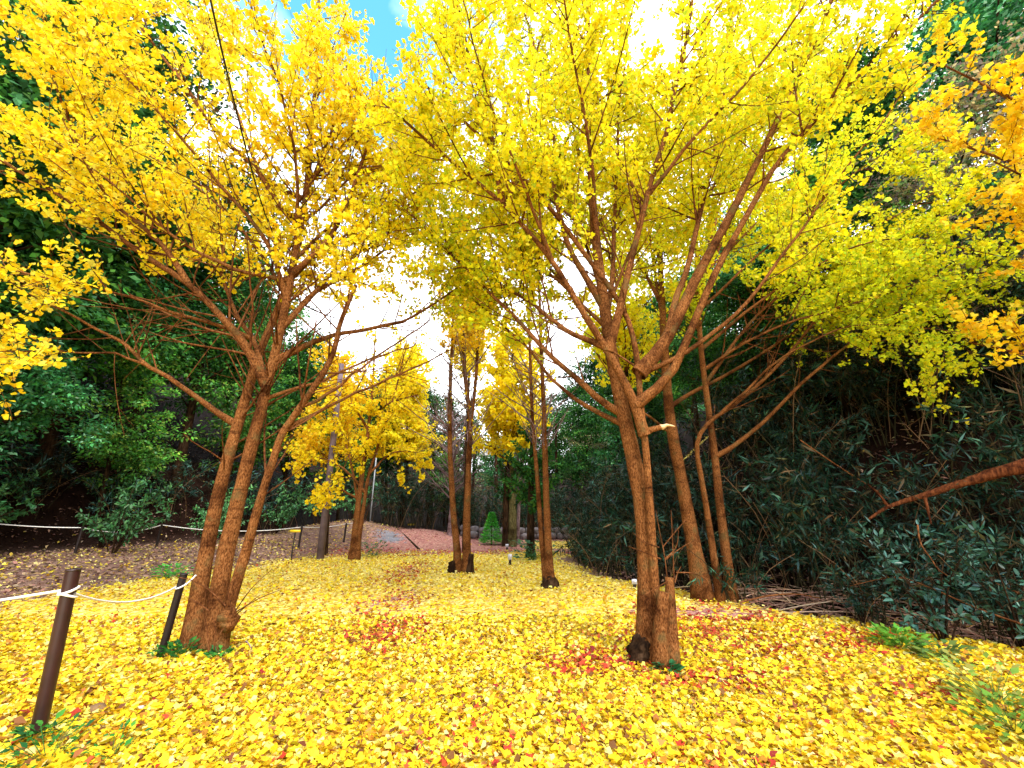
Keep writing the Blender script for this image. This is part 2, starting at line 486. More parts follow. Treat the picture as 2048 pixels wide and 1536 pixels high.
# ------------------------------------------------------------------ fallen leaves
YELP = [(.70, .50, .014), (.73, .58, .025), (.71, .60, .11), (.72, .64, .22), (.64, .36, .014), (.42, .19, .02), (.16, .065, .02)]
YELW = [.29, .25, .14, .06, .13, .07, .06]
YELW2 = [.15, .20, .27, .29, .05, .03, .01]
REDP = [(.38, .035, .02), (.50, .07, .03), (.24, .02, .02), (.52, .16, .05)]
REDF = [(.29, .11, .10), (.40, .20, .17), (.20, .075, .07), (.48, .30, .22)]
BRNP = [(.30, .17, .13), (.20, .11, .09), (.40, .26, .18), (.13, .075, .06), (.60, .42, .06), (.55, .42, .2)]


def scatter(n, y0, y1, wx=1.35, bias=1.0):
    y = y0 + (y1 - y0) * RNG.uniform(0, 1, n) ** bias
    x = RNG.uniform(-1, 1, n) * (wx * y + 0.8)
    return x, y


def lay(x, y, size, tmpl, tf, colors, tilt=.38, lift=.018):
    n = len(x)
    z = height(x, y) + 0.006 + RNG.uniform(0, 1, n) ** 1.5 * lift
    ang = RNG.uniform(0, 2 * PI, n)
    nr = norm(np.stack([RNG.normal(0, tilt, n), RNG.normal(0, tilt, n), np.ones(n)], 1))
    ax = np.stack([np.cos(ang), np.sin(ang), np.zeros(n)], 1); ax = norm(ax - (ax * nr).sum(1, keepdims=True) * nr)
    b = np.stack([x, y, z], 1) - ax * size[:, None] * 0.5 + np.array([0, 0, 1]) * (size * np.abs(ax[:, 2]) * 0.5)[:, None]
    return leaves(b, ax, nr, size, tmpl, tf, colors, RNG.normal(1.2, 1.3, n))


parts = []; cols = []
reds = []; redc = []
brn = []; brc = []
for (n, y0, y1, dens) in ((112000, 1.1, 6.5, 1.0), (88000, 6.5, 15.0, .8), (16000, 15.0, 20.0, .8)):
    x, y = scatter(n, y0, y1, bias=.75)
    yl, rd, rsp, bk, gv, asp, hl = cover(x, y)
    u = RNG.uniform(0, 1, n)
    thin = 1 - .32 * sm((vnoise(x + 3, y, 2.9) * .6 + vnoise(x, y + 7, 6.1) * .5 - .25) / .6)
    thin *= 1 - .9 * np.clip(1.3 - np.hypot((x + 3.75) / .42, (y - 4.85) / .2), 0, 1)
    keep = (u < thin * yl * 0.97 * (1 - .88 * rsp) * (1 - .75 * gv) * dens + .02 * (hl < .8) + .10 * bk) & (asp < .5)
    xs, ys = x[keep], y[keep]
    sz = np.clip(RNG.normal(.045, .010, len(xs)), .022, .075) * (1 + .15 * sm((ys - 4) / 5))
    V, F, c_ = lay(xs, ys, sz, FAN, FAN_F, np.where((RNG.uniform(0, 1, len(xs)) < sm((ys - 3.5) / 7.0))[:, None], pal(len(xs), YELP, YELW2, .09), pal(len(xs), YELP, YELW, .09)), .46, .026); parts.append((V, F)); cols.append(c_)
    keep = RNG.uniform(0, 1, n) < np.maximum(rsp * .75 * (yl + .15), rd * .55)
    keep |= (RNG.uniform(0, 1, n) < .012) & (yl > .5)
    keep &= (asp < .45)
    xs, ys = x[keep] + RNG.normal(0, .03, keep.sum()), y[keep] + RNG.normal(0, .03, keep.sum())
    sz = np.clip(RNG.normal(.058, .012, len(xs)), .03, .09)
    V, F, c_ = lay(xs, ys, sz, PALM, FAN_F, pal(len(xs), REDP if y0 < 14 else REDF, [.4, .3, .2, .1], .15), .5, .03); reds.append((V, F)); redc.append(c_)
    x, y = scatter(n // 2, y0, y1, bias=.8)
    yl, rd, rsp, bk, gv, asp, hl = cover(x, y)
    keep = RNG.uniform(0, 1, n // 2) < np.maximum(bk * .8, hl * .5) * (1 - gv * .5) + .02 + .07 * sm((vnoise(x + 3, y, 2.9) * .6 + vnoise(x, y + 7, 6.1) * .5 - .15) / .5)
    xs, ys = x[keep], y[keep]
    sz = np.clip(RNG.normal(.075, .02, len(xs)), .03, .13)
    cb = pal(len(xs), BRNP, [.3, .25, .2, .15, .06, .04], .15); cw = pal(len(xs), [(.26, .10, .03), (.16, .05, .02), (.40, .2, .05)], [.4, .3, .3], .15)
    cb = np.where((yl[keep] > .5)[:, None], cw, cb)
    V, F, c_ = lay(xs, ys, sz * np.where(yl[keep] > .5, .75, 1), OVATE, OVATE_F, cb, .55, .04); brn.append((V, F)); brc.append(c_)
V, F = join(parts)
tag(mesh_obj('fallen_ginkgo_leaves', V, F, M_FALLEN, None, np.vstack(cols)), 'carpet of fallen yellow ginkgo leaves covering the clearing', 'fallen leaves', kind='stuff')
V, F = join(reds)
tag(mesh_obj('fallen_maple_leaves', V, F, M_FALLEN, None, np.vstack(redc)), 'patches of fallen red maple leaves on the yellow carpet', 'fallen leaves', kind='stuff')
V, F = join(brn)
tag(mesh_obj('brown_leaf_litter', V, F, M_FALLEN, None, np.vstack(brc)), 'brown leaf litter strewn over the bank and hill foot', 'fallen leaves', kind='stuff')

# ------------------------------------------------------------------ ginkgo trees
def yellow(cols, wts, jit=.10, region=None):
    def f(b):
        c = pal(len(b), cols, wts, jit)
        if region is not None:
            w = region(b)[:, None]
            g = pal(len(b), [(.58, .68, .02), (.70, .74, .02), (.40, .56, .03)], [.4, .4, .2], jit)
            c = np.where(RNG.uniform(0, 1, (len(b), 1)) < w, g, c)
        return c
    return f


GOLD = ([(.88, .68, .012), (.89, .76, .03), (.86, .57, .010), (.90, .82, .10), (.66, .44, .02)], [.36, .30, .17, .11, .06])
LEMON = ([(.88, .75, .012), (.89, .81, .03), (.86, .66, .012), (.78, .76, .02), (.58, .60, .02)], [.32, .28, .18, .14, .08])
ORNG = ([(.87, .59, .012), (.88, .66, .02), (.83, .49, .010), (.89, .73, .07)], [.4, .3, .2, .1])


def ginkgo(name, base, label, stems, limbs, extra, leaf, colf, group=None, twig_mat=None, lump=.06, leaf2=None, K=16):
    """stems/limbs: (w0, w1, Y0, Y1, [(u, v), ...], leafy_from) traced lines; extra: growth settings"""
    base = np.array(base, float)
    root = empty(name, base, label, 'tree', group)
    LP = []; LR = []; LS = []
    for kind, rows in (('trunk', stems), ('limb', limbs)):
        for row in rows:
            w0, w1, Y0, Y1, px, lf = row[:6]
            ext = row[6] if len(row) > 6 else 0.0
            t = np.r_[0, np.cumsum(np.hypot(np.diff([q[0] for q in px]), np.diff([q[1] for q in px])))]; t = t / t[-1]
            pts = [at(u, v, Y0 + (Y1 - Y0) * tt) for (u, v), tt in zip(px, t)]
            if kind == 'limb': w0 = w0 * .86; w1 = w1 * .86
            r0 = rad(*px[0], Y0, w0); r1 = rad(*px[-1], Y1, w1)
            if kind == 'trunk' and row[5] >= 0 and lf < 2 and px[0][1] > 1090:
                pts[0] = pts[0].copy(); pts[0][2] = height(pts[0][0], pts[0][1]) - 0.06
            if ext > 0:
                d = pts[-1] - pts[-2]; d = d / np.linalg.norm(d); pts.append(pts[-1] + d * ext + np.array([0, 0, .1 * ext])); r1 *= .55
            if kind == 'limb':
                q = np.concatenate([smooth_line(l_, 80) for l_ in LP])       # root the limb in the stem it grows from
                ray = norm((pts[0] - np.array([0, 0, EYE]))[None])[0]; dq = q - pts[0]
                al = dq @ ray; pe = np.linalg.norm(dq - al[:, None] * ray, axis=1)
                best = np.argmin(pe ** 2 + (.35 * al) ** 2)
                tt = np.r_[0, np.cumsum(np.linalg.norm(np.diff(np.array(pts), axis=0), axis=1))]; tt = tt / tt[-1]
                pts = [a_ + dq[best] * (1 - t_) ** 2 for a_, t_ in zip(pts, tt)]
            p = smooth_line(pts, K)
            if kind == 'limb':
                w = RNG.normal(0, .012, (K, 3)); w[0] = 0; p = p + w
            s = np.linspace(0, 1, K); r = r0 + (r1 - r0) * s ** (.63 if kind == 'trunk' else .75)
            if kind == 'trunk':
                r = r * (1 + .38 * np.exp(-s / .045) * (px[0][1] > 1090))
                pf = smooth_line(p, 40); rf = np.interp(np.linspace(0, 1, 40), s, r)
                V, F = tubes(pf - base, rf, 14, lump, cap=True)
            else:
                pf = smooth_line(p, 26); rf = np.interp(np.linspace(0, 1, 26), s, r) * (1 + .30 * np.exp(-np.linspace(0, 1, 26) / .06))
                V, F = tubes(pf - base, rf, 8, lump * .6)
            mesh_obj(kind, V, F, M_BARK, root, smooth=True)
            LP.append(p); LR.append(r); LS.append(lf)
    LP = np.array(LP); LR = np.array(LR); LS = np.array(LS)
    tw = []; lv = []; lc = []
    e = extra
    # bare lower part of each limb: a few twigs; leafy upper part: many shoots
    allsh = []
    if e.get('n0', 0) > 0:
        for lf in np.unique(LS):
            if lf >= .99: continue
            sel = LS == lf
            P0, R0 = shoots(LP[sel], LR[sel], e['n0'], max(lf - .08, .05), 1.0, 44, *e.get('L0', (1.0, 2.2)), K=K, up=.3, r_ratio=.5, wig=.03)
            tw.append(tubes(P0, R0, 5))
            a_, b_ = shoots(P0, R0, e.get('n1', 4.5) * .8, .12, 1.0, e.get('a1', 48), *e.get('L1', (.6, 1.5)), K=6, up=e.get('up', .35), r_ratio=.45)
            allsh.append((a_, b_))
            V, F, c_ = shoot_leaves(P0, e.get('dens', 60) * .7, leaf, FAN, FAN_F, colf, s0=.25, spread=.05, clus=5); lv.append((V, F)); lc.append(c_)
    for lf in np.unique(LS):
        if lf >= 1.5: continue
        sel = LS == lf
        P1, R1 = shoots(LP[sel], LR[sel], e.get('n1', 4.5), min(lf, .97), 1.0, e.get('a1', 48), *e.get('L1', (.6, 1.5)), K=6, up=e.get('up', .35), r_ratio=.45, taper=e.get('taper', .45), fwd=e.get('fwd'), rmin=.0045)
        allsh.append((P1, R1))
        if e.get('bare', 1.5) > 0 and lf > .1:
            Pb, Rb = shoots(LP[sel], LR[sel], e.get('bare', 1.5), max(e.get('b0', .36) if lf > .42 else .08, lf - e.get('bspan', .6)), lf, 50, *e.get('Lb', (.4, 1.2)), K=6, up=.25, r_ratio=.4, rmin=.004)
            Pb2, Rb2 = shoots(Pb, Rb, 3.0, .2, 1, 45, .15, .45, K=4, r_ratio=.5)
            tw += [tubes(Pb, Rb, 5), tubes(Pb2, Rb2, 3)]
            if e.get('bareleaf', 0) > 0:
                V, F, c_ = shoot_leaves(np.concatenate([Pb[:, ::5][:, [0, -1]], Pb2[:, [0, -1]]]), e['bareleaf'], leaf, FAN, FAN_F, colf); lv.append((V, F)); lc.append(c_)
    P1 = np.concatenate([a for a, b in allsh]); R1 = np.concatenate([b for a, b in allsh])
    tw.append(tubes(P1, R1, 5))
    P2, R2 = shoots(P1, R1, e.get('n2', 3.5), .15, 1.0, e.get('a2', 45), *e.get('L2', (.25, .75)), K=5, up=e.get('up2', .2), r_ratio=.6, rmin=.0035)
    tw.append(tubes(P2, R2, 3))
    dl = e.get('dens', 60)
    for PP, s0, k in ((P1, .15, 1.0), (P2, .05, 1.0)):
        V, F, c_ = shoot_leaves(PP, dl * k, leaf, FAN, FAN_F, colf, s0=s0, spread=e.get('spread', .035), clus=5); lv.append((V, F)); lc.append(c_)
    for lf in np.unique(LS):
        if lf >= .95 or e.get('limbleaf', 1) == 0: continue
        sel = LS == lf
        q = LP[sel][:, int(np.ceil(lf * (K - 1))):]
        if q.shape[1] >= 2:
            V, F, c_ = shoot_leaves(q, dl * .7, leaf, FAN, FAN_F, colf, s0=0, spread=.05, clus=5); lv.append((V, F)); lc.append(c_)
    V, F = join(tw); o = mesh_obj('twigs', V - base, F, twig_mat or M_TWIG, root, smooth=True); o['kind'] = 'stuff'
    V, F = join(lv); o = mesh_obj('foliage', V - base, F, M_GINKGO, root, np.vstack(lc)); o['kind'] = 'stuff'
    print(name, 'twigs', len(P1), len(P2), 'leaves', len(V) // 6)
    return root


# --- right foreground tree
R_STEMS = [
    (49, 8, 4.83, 5.0, [(1300, 1318), (1298, 1200), (1292, 1050), (1276, 950), (1258, 880), (1247, 845), (1234, 760), (1223, 709), (1214, 658), (1206, 589), (1196, 521), (1186, 435), (1181, 350), (1178, 171), (1176, 0)], .52, 1.2),
    (21, 10, 4.76, 4.5, [(1306, 1180), (1300, 1020), (1296, 940), (1291, 880), (1279, 800), (1275, 740), (1276, 700), (1264, 645), (1236, 590), (1192, 541), (1154, 487), (1103, 415), (1059, 370), (960, 270), (880, 200)], .55, .3),
]
R_LIMBS = [
    (22, 9, 4.75, 4.35, [(1282, 865), (1262, 805), (1234, 743), (1216, 699), (1196, 678), (1172, 641), (1141, 586), (1100, 517), (1062, 466), (1008, 412), (953, 360), (861, 294), (790, 225)], .50, .2),
    (14, 5, 4.5, 4.1, [(1008, 412), (988, 290), (960, 188), (933, 85), (909, -10)], .10, .8),
    (20, 9, 4.75, 4.3, [(1224, 705), (1243, 623), (1260, 555), (1278, 487), (1295, 401), (1323, 308), (1354, 171), (1374, 68), (1388, -5)], .30, 1.0),
    (31, 12, 4.76, 4.6, [(1280, 752), (1316, 719), (1349, 668), (1372, 606), (1398, 545), (1426, 500), (1464, 424), (1526, 301), (1584, 185), (1640, 60)], .50, .8),
    (22, 8, 4.7, 4.0, [(1268, 806), (1332, 760), (1370, 692), (1400, 615), (1423, 555), (1480, 452), (1539, 342), (1608, 263), (1690, 171), (1779, 92), (1878, 0)], .45, .8),
    (16, 8, 4.72, 5.6, [(1342, 672), (1352, 595), (1384, 514), (1404, 410), (1433, 308), (1450, 171), (1464, 40)], .25, .8),
    (16, 6, 4.83, 5.9, [(1210, 625), (1168, 555), (1127, 487), (1105, 380), (1112, 290), (1094, 205), (1060, 58), (1036, -10)], .22, .7),
    (17, 6, 4.83, 5.4, [(1230, 830), (1178, 796), (1137, 757), (1083, 702), (1018, 630), (953, 565), (871, 476), (820, 430)], .40, .4),
    (13, 5, 4.83, 6.2, [(1236, 865), (1178, 835), (1110, 784), (1079, 736), (1035, 678), (984, 634), (930, 580)], .48, .3),
    (14, 5, 4.83, 5.9, [(1202, 697), (1144, 675), (1100, 640), (1059, 606), (1021, 586), (946, 528), (880, 480)], .30, .3),
    (13, 6, 4.9, 5.5, [(1215, 640), (1230, 540), (1227, 513), (1237, 342), (1237, 205), (1244, 0)], .18, .8),
    (12, 4, 4.74, 3.9, [(1276, 740), (1340, 720), (1460, 640), (1560, 520), (1660, 380), (1760, 250)], .45, .6),
    (12, 4, 4.8, 3.3, [(1190, 480), (1180, 300), (1150, 150), (1120, -60)], .35, .5),
    (10, 4, 4.7, 3.4, [(1300, 400), (1420, 250), (1560, 90), (1640, -40)], .25, .5),
    (9, 4, 4.9, 6.6, [(1205, 590), (1160, 450), (1080, 330), (1010, 250)], .15, .4),
    (9, 4, 4.9, 7.0, [(1210, 620), (1280, 470), (1330, 330), (1360, 230)], .15, .4),
    (9, 4, 4.9, 6.8, [(1216, 650), (1120, 560), (1020, 450), (940, 400)], .12, .4),
    (8, 4, 4.9, 6.2, [(1216, 650), (1100, 540), (980, 480), (880, 440)], .3, .4),
    (8, 4, 4.9, 6.8, [(1190, 480), (1080, 380), (970, 320), (880, 300)], .2, .3),
    (8, 4, 4.9, 6.4, [(1186, 435), (1150, 300), (1140, 150), (1150, 20)], .15, .4),
    (10, 4, 4.4, 3.3, [(1100, 517), (1030, 330), (960, 150), (930, 20)], .4, .3),
]


def r_green(b):
    return np.clip(.10 + .10 * (b[:, 0] > 2.5) + .30 * np.exp(-((b[:, 0] + .4) / 1.3) ** 2) * (b[:, 1] > 5.0), 0, 1)


right_tree = ginkgo('ginkgo_tree', at(1300, 1320, 4.83), 'large lemon yellow ginkgo with forked orange trunk and two cut stubs at its foot',
                    R_STEMS, R_LIMBS, dict(n0=1.6, n1=6.0, L1=(.5, 1.3), n2=4.6, L2=(.2, .6), dens=60, bare=3.2, a1=46), .053, yellow(*LEMON, region=r_green))

# --- left foreground tree
L_STEMS = [
    (40, 10, 5.14, 5.4, [(385, 1300), (393, 1216), (410, 1114), (431, 1011), (441, 973), (468, 871), (495, 785), (509, 734), (523, 692), (548, 640), (575, 570), (592, 500)], .80),
    (40, 14, 5.10, 5.2, [(424, 1303), (437, 1182), (454, 1096), (472, 1011), (492, 939), (509, 871), (526, 802), (543, 734), (559, 675), (571, 606), (583, 555), (594, 487), (608, 418), (614, 384), (620, 320)], .70, .4),
    (26, 8, 5.0, 4.9, [(446, 1250), (462, 1195), (478, 1148), (499, 1079), (519, 1000), (547, 922), (560, 864), (598, 820), (632, 768), (660, 727), (672, 700), (676, 650), (692, 617), (712, 570)], .88),
]
L_LIMBS = [
    (20, 9, 5.1, 4.4, [(528, 777), (508, 726), (467, 668), (439, 634), (378, 572), (337, 541), (289, 519), (239, 476), (181, 425), (82, 370), (0, 322)], .38, .8),
    (13, 5, 4.75, 3.9, [(372, 565), (342, 521), (308, 470), (270, 442), (219, 405), (185, 355), (154, 300), (126, 222), (113, 160), (96, 68), (70, -10)], .12, .5),
    (14, 6, 5.1, 5.9, [(525, 765), (514, 709), (501, 668), (460, 617), (443, 555), (436, 500), (420, 420)], .42, .5),
    (15, 4, 5.2, 4.6, [(460, 850), (410, 818), (338, 760), (284, 729), (253, 692), (205, 664), (113, 613), (62, 589)], .80, .3),
    (6, 3, 4.8, 4.3, [(284, 729), (219, 705), (137, 703), (0, 702)], .35, .3),
    (10, 4, 5.1, 4.1, [(505, 673), (444, 647), (342, 622), (290, 603), (171, 565), (0, 538)], .42, .4),
    (11, 4, 5.2, 4.2, [(581, 558), (478, 541), (393, 500), (342, 470), (250, 385), (130, 300)], .3, .4),
    (14, 6, 5.2, 4.4, [(600, 440), (564, 431), (530, 359), (478, 308), (437, 267), (407, 226), (330, 120), (260, 20)], .28, .6),
    (11, 4, 5.3, 5.9, [(612, 400), (540, 370), (518, 345), (495, 273), (478, 232), (437, 143), (410, 51), (393, -20)], .35, .6),
    (12, 5, 5.2, 5.5, [(614, 384), (618, 300), (625, 220), (636, 100), (640, -20)], .12, .8),
    (10, 4, 5.2, 4.8, [(616, 384), (650, 300), (680, 220), (690, 160)], .12, .2),
    (15, 6, 5.3, 5.0, [(640, 560), (690, 500), (718, 410), (735, 330), (745, 260), (752, 190)], .15, .2),
    (14, 5, 5.2, 6.2, [(590, 660), (617, 620), (641, 596), (695, 521), (735, 500), (790, 450), (850, 370)], .25, .3),
    (12, 4, 5.2, 6.4, [(600, 600), (624, 572), (706, 541), (781, 487), (860, 430)], .25, .3),
    (9, 4, 5.2, 6.6, [(590, 520), (680, 440), (770, 360), (850, 300)], .2, .4),
    (9, 4, 5.2, 6.0, [(600, 560), (690, 480), (790, 400), (880, 370)], .22, .3),
    (8, 4, 5.2, 5.6, [(605, 450), (670, 390), (740, 320), (830, 270)], .2, .3),
    (16, 4, 5.2, 5.9, [(576, 725), (644, 685), (747, 658), (798, 647), (849, 623), (900, 589), (950, 545)], .82, .2),
    (10, 3, 5.0, 5.8, [(555, 863), (627, 825), (696, 791), (781, 757), (900, 702)], 1.2),
    (9, 3, 5.1, 5.9, [(542, 800), (610, 774), (678, 750), (780, 698), (860, 640)], 1.2),
    (9, 3, 5.0, 5.6, [(600, 818), (660, 790), (740, 720), (830, 690)], 1.2),
    (12, 4, 5.2, 3.9, [(575, 600), (540, 480), (430, 360), (300, 200), (180, 80)], .35, .5),
    (10, 4, 5.2, 3.6, [(590, 500), (600, 350), (560, 180), (500, 20)], .30, .5),
    (9, 4, 5.2, 7.0, [(575, 600), (520, 500), (430, 400), (330, 330), (200, 250)], .4, .3),
]
left_tree = ginkgo('ginkgo_tree', at(410, 1302, 5.12), 'golden yellow ginkgo with three leaning trunks rising from one base beside the rope fence',
                   L_STEMS, L_LIMBS, dict(n0=1.3, n1=5.8, L1=(.5, 1.3), n2=4.6, L2=(.2, .6), dens=50, bare=7.5, Lb=(.5, 1.8), a1=46, bspan=.8), .055, yellow(*GOLD))

# --- tree behind the right one, three stems at the edge of the wood
M_STEMS = [
    (36, 8, 7.6, 7.9, [(1408, 1208), (1398, 1150), (1390, 1110), (1372, 1007), (1359, 939), (1345, 871), (1335, 802), (1331, 734), (1326, 650), (1320, 500), (1318, 330)], .45, 1.0),
    (16, 5, 7.5, 7.3, [(1443, 1208), (1424, 1093), (1415, 1025), (1403, 956), (1390, 888), (1386, 858), (1400, 850), (1444, 830), (1512, 775), (1581, 707), (1632, 637), (1700, 560)], .82, .6),
    (21, 6, 7.6, 7.4, [(1466, 1208), (1448, 1076), (1437, 990), (1429, 905), (1420, 837), (1410, 768), (1403, 717), (1395, 600), (1392, 450), (1392, 280)], .50, 1.2),
]
M_LIMBS = [
    (11, 4, 7.6, 6.6, [(1432, 916), (1478, 888), (1530, 847), (1564, 809), (1605, 765), (1649, 731), (1693, 692), (1780, 640), (1880, 600)], .55, .5),
    (10, 4, 7.7, 8.6, [(1345, 820), (1400, 782), (1451, 758), (1540, 700), (1660, 620), (1760, 560)], .45, .4),
    (8, 4, 7.6, 6.9, [(1410, 770), (1500, 640), (1600, 560), (1720, 470), (1850, 400)], .3, .4),
    (8, 4, 7.6, 6.2, [(1400, 700), (1520, 600), (1680, 500), (1800, 470), (1930, 500)], .4, .4),
    (8, 4, 7.7, 8.2, [(1396, 600), (1450, 460), (1520, 330), (1600, 200)], .15, .6),
    (8, 4, 7.7, 8.4, [(1325, 640), (1300, 500), (1290, 350), (1280, 200)], .15, .6),
    (8, 4, 7.7, 8.8, [(1392, 560), (1480, 480), (1560, 400), (1640, 330)], .15, .5),
    (8, 4, 7.8, 8.4, [(1322, 600), (1260, 480), (1220, 380), (1200, 250)], .1, .4),
    (8, 4, 7.8, 7.6, [(1395, 600), (1440, 400), (1500, 220), (1540, 60)], .15, .5),
    (8, 4, 7.7, 8.0, [(1392, 450), (1460, 300), (1560, 160), (1660, 90)], .15, .5),
    (7, 3, 7.6, 8.2, [(1345, 870), (1290, 830), (1240, 790), (1190, 700)], .75, .3),
    (8, 3, 7.6, 6.3, [(1404, 735), (1540, 650), (1700, 610), (1850, 560)], .35, .4),
    (7, 3, 7.6, 6.0, [(1450, 830), (1560, 720), (1700, 640), (1860, 660)], .55, .3),
    (7, 3, 7.5, 6.4, [(1395, 620), (1560, 470), (1700, 350), (1830, 270)], .4, .3),
]


def m_green(b):
    return np.clip(.25 + .45 * np.exp(-((b[:, 2] - 4.4) / 1.3) ** 2), 0, 1)


mid_tree = ginkgo('ginkgo_tree', at(1435, 1208, 7.6), 'greenish yellow ginkgo of three slim trunks at the edge of the dark bamboo thicket',
                  M_STEMS, M_LIMBS, dict(n0=1.3, n1=6.5, L1=(.6, 1.4), n2=4.8, L2=(.2, .65), dens=56, bare=4, up=.2), .056, yellow([(.88, .78, .012), (.89, .83, .03), (.84, .70, .012), (.76, .76, .02)], [.4, .3, .15, .15], region=m_green))

# --- two slender, nearly bare trees in the middle
C_STEMS = [
    (17, 4, 10.45, 10.5, [(914, 1146), (916, 1103), (907, 1042), (904, 973), (899, 905), (900, 802), (902, 734), (906, 640), (908, 590)], .74),
    (18, 5, 10.45, 10.5, [(934, 1146), (933, 1042), (936, 973), (938, 905), (943, 837), (933, 790), (926, 700), (925, 590)], .70),
    (9, 4, 10.45, 10.3, [(941, 850), (948, 800), (955, 717), (958, 640), (965, 570)], .45),
]
cen_tree = ginkgo('ginkgo_tree', at(925, 1146, 10.45), 'slim twin trunked ginkgo almost leafless below with burls at its foot, mid clearing', C_STEMS, [],
                  dict(n1=15, L1=(.5, 1.3), n2=5, L2=(.2, .5), dens=44, bare=15, Lb=(.7, 2.1), bspan=.55, a1=50, bareleaf=.8), .066, yellow(*ORNG), twig_mat=M_GREYTWIG)
D_STEMS = [
    (19, 4, 8.78, 8.9, [(1100, 1174), (1097, 1110), (1093, 1007), (1090, 905), (1087, 802), (1083, 717), (1080, 620), (1076, 520)], .90),
    (13, 4, 8.85, 9.1, [(1094, 1160), (1083, 1076), (1078, 1007), (1071, 905), (1064, 837), (1061, 734), (1058, 640), (1052, 540)], .88),
]
D_tree = ginkgo('ginkgo_tree', at(1098, 1174, 8.78), 'slim bare twin stemmed tree leaning together before the dark thicket', D_STEMS, [],
                dict(n1=14, L1=(.4, 1.1), n2=4, L2=(.2, .5), dens=30, bare=14, Lb=(.6, 1.9), bspan=.62, a1=50), .066, yellow(*ORNG), twig_mat=M_GREYTWIG)

# --- yellow trees farther back
E_STEMS = [
    (17, 4, 12.8, 12.8, [(706, 1120), (711, 1060), (715, 1020), (724, 950), (735, 880), (745, 780), (750, 690)], .35, .5),
    (11, 4, 12.8, 12.9, [(714, 1118), (722, 1040), (730, 1000), (733, 960), (760, 880), (790, 790), (810, 700)], .42, .3),
    (7, 3, 12.8, 12.6, [(716, 1015), (708, 950), (690, 880), (670, 830)], .25, .3),
]
E_LIMBS = [(6, 3, 12.8, 12.2, [(728, 985), (690, 935), (640, 915), (605, 912)], .35, .2), (6, 3, 12.8, 12.0, [(722, 1000), (680, 975), (630, 985)], .4),
           (6, 3, 12.8, 13.2, [(733, 950), (780, 900), (830, 905)], .3, .2), (6, 3, 12.8, 12.4, [(742, 830), (790, 800), (835, 790)], .2), (6, 3, 12.8, 12.4, [(742, 860), (700, 800), (660, 790)], .2)]
E_tree = ginkgo('ginkgo_tree', at(710, 1120, 12.8), 'small bright yellow ginkgo with layered boughs beside the utility pole', E_STEMS, E_LIMBS,
                dict(n1=8, L1=(.6, 1.5), n2=4, L2=(.25, .7), dens=36, bare=1.5, up=.1, a1=62), .085, yellow([(.88, .68, .012), (.89, .74, .02), (.85, .58, .012)], [.4, .4, .2]))


def far_ginkgo(u, v0, Y, h, r, label, colf, n1=8, dens=30, leaf=.11, z0=.25, w=14):
    b = at(u, v0, Y); b[2] = height(b[0], b[1])
    top = b + np.array([RNG.normal(0, .3), RNG.normal(0, .3), h])
    root = empty('ginkgo_tree', b, label, 'tree', 'yellow ginkgos beyond the clearing')
    p = smooth_line([b - [0, 0, .1], b * .6 + top * .4 + RNG.normal(0, .12, 3), top], 14)
    r_ = np.linspace(rad(u, v0, Y, w), .02, 14)
    V, F = tubes(p - b, r_, 10, .06); mesh_obj('trunk', V, F, M_DARKBARK, root, smooth=True)
    P1, R1 = shoots(p[None], r_[None], 46 / h * (h * .25 + 1), z0, 1, 58, r * .6, r * 1.3, K=7, up=.35, taper=.75)
    P2, R2 = shoots(P1, R1, 3.2, .2, 1, 48, .5, 1.2, K=5)
    P3, R3 = shoots(P2, R2, 3.0, .1, 1, 48, .25, .6, K=4)
    V, F = join([tubes(P1, R1 * 1.5, 5), tubes(P2, R2, 3)]); o = mesh_obj('twigs', V - b, F, M_TWIG, root, smooth=True); o['kind'] = 'stuff'
    lv = []; lc = []
    for PP in (P1, P2, P3):
        V, F, c_ = shoot_leaves(PP, dens, leaf, FAN, FAN_F, colf, s0=.1, spread=.06); lv.append((V, F)); lc.append(c_)
    V, F = join(lv); o = mesh_obj('foliage', V - b, F, M_GINKGO, root, np.vstack(lc)); o['kind'] = 'stuff'
    print('far', label[:20], len(V) // 6)
    return root


BRIGHT = yellow([(.89, .72, .012), (.90, .80, .03), (.87, .62, .012)], [.4, .35, .25])
far_ginkgo(1290, 1130, 10.4, 9.5, 2.0, 'tall lemon ginkgo whose crown fills the gap behind the big right trunk', yellow(*LEMON), z0=.45, leaf=.085, n1=9)
far_ginkgo(1010, 1085, 16.6, 8.2, 2.5, 'broad bright yellow ginkgo behind the two bare central trees', BRIGHT, z0=.36, leaf=.12, dens=44)
far_ginkgo(800, 1078, 22.0, 8.6, 2.6, 'tall yellow ginkgo far back on the left of the sky gap', BRIGHT, z0=.34, leaf=.13)
far_ginkgo(928, 1100, 14.6, 8.6, 1.8, 'high crowned yellow ginkgo standing right behind the twin trunked one', BRIGHT, z0=.66, leaf=.10, dens=44, w=9)
far_ginkgo(652, 1112, 13.7, 6.4, 1.5, 'orange gold ginkgo rising directly behind the utility pole', yellow(*ORNG), z0=.40, leaf=.085, dens=40, w=9)
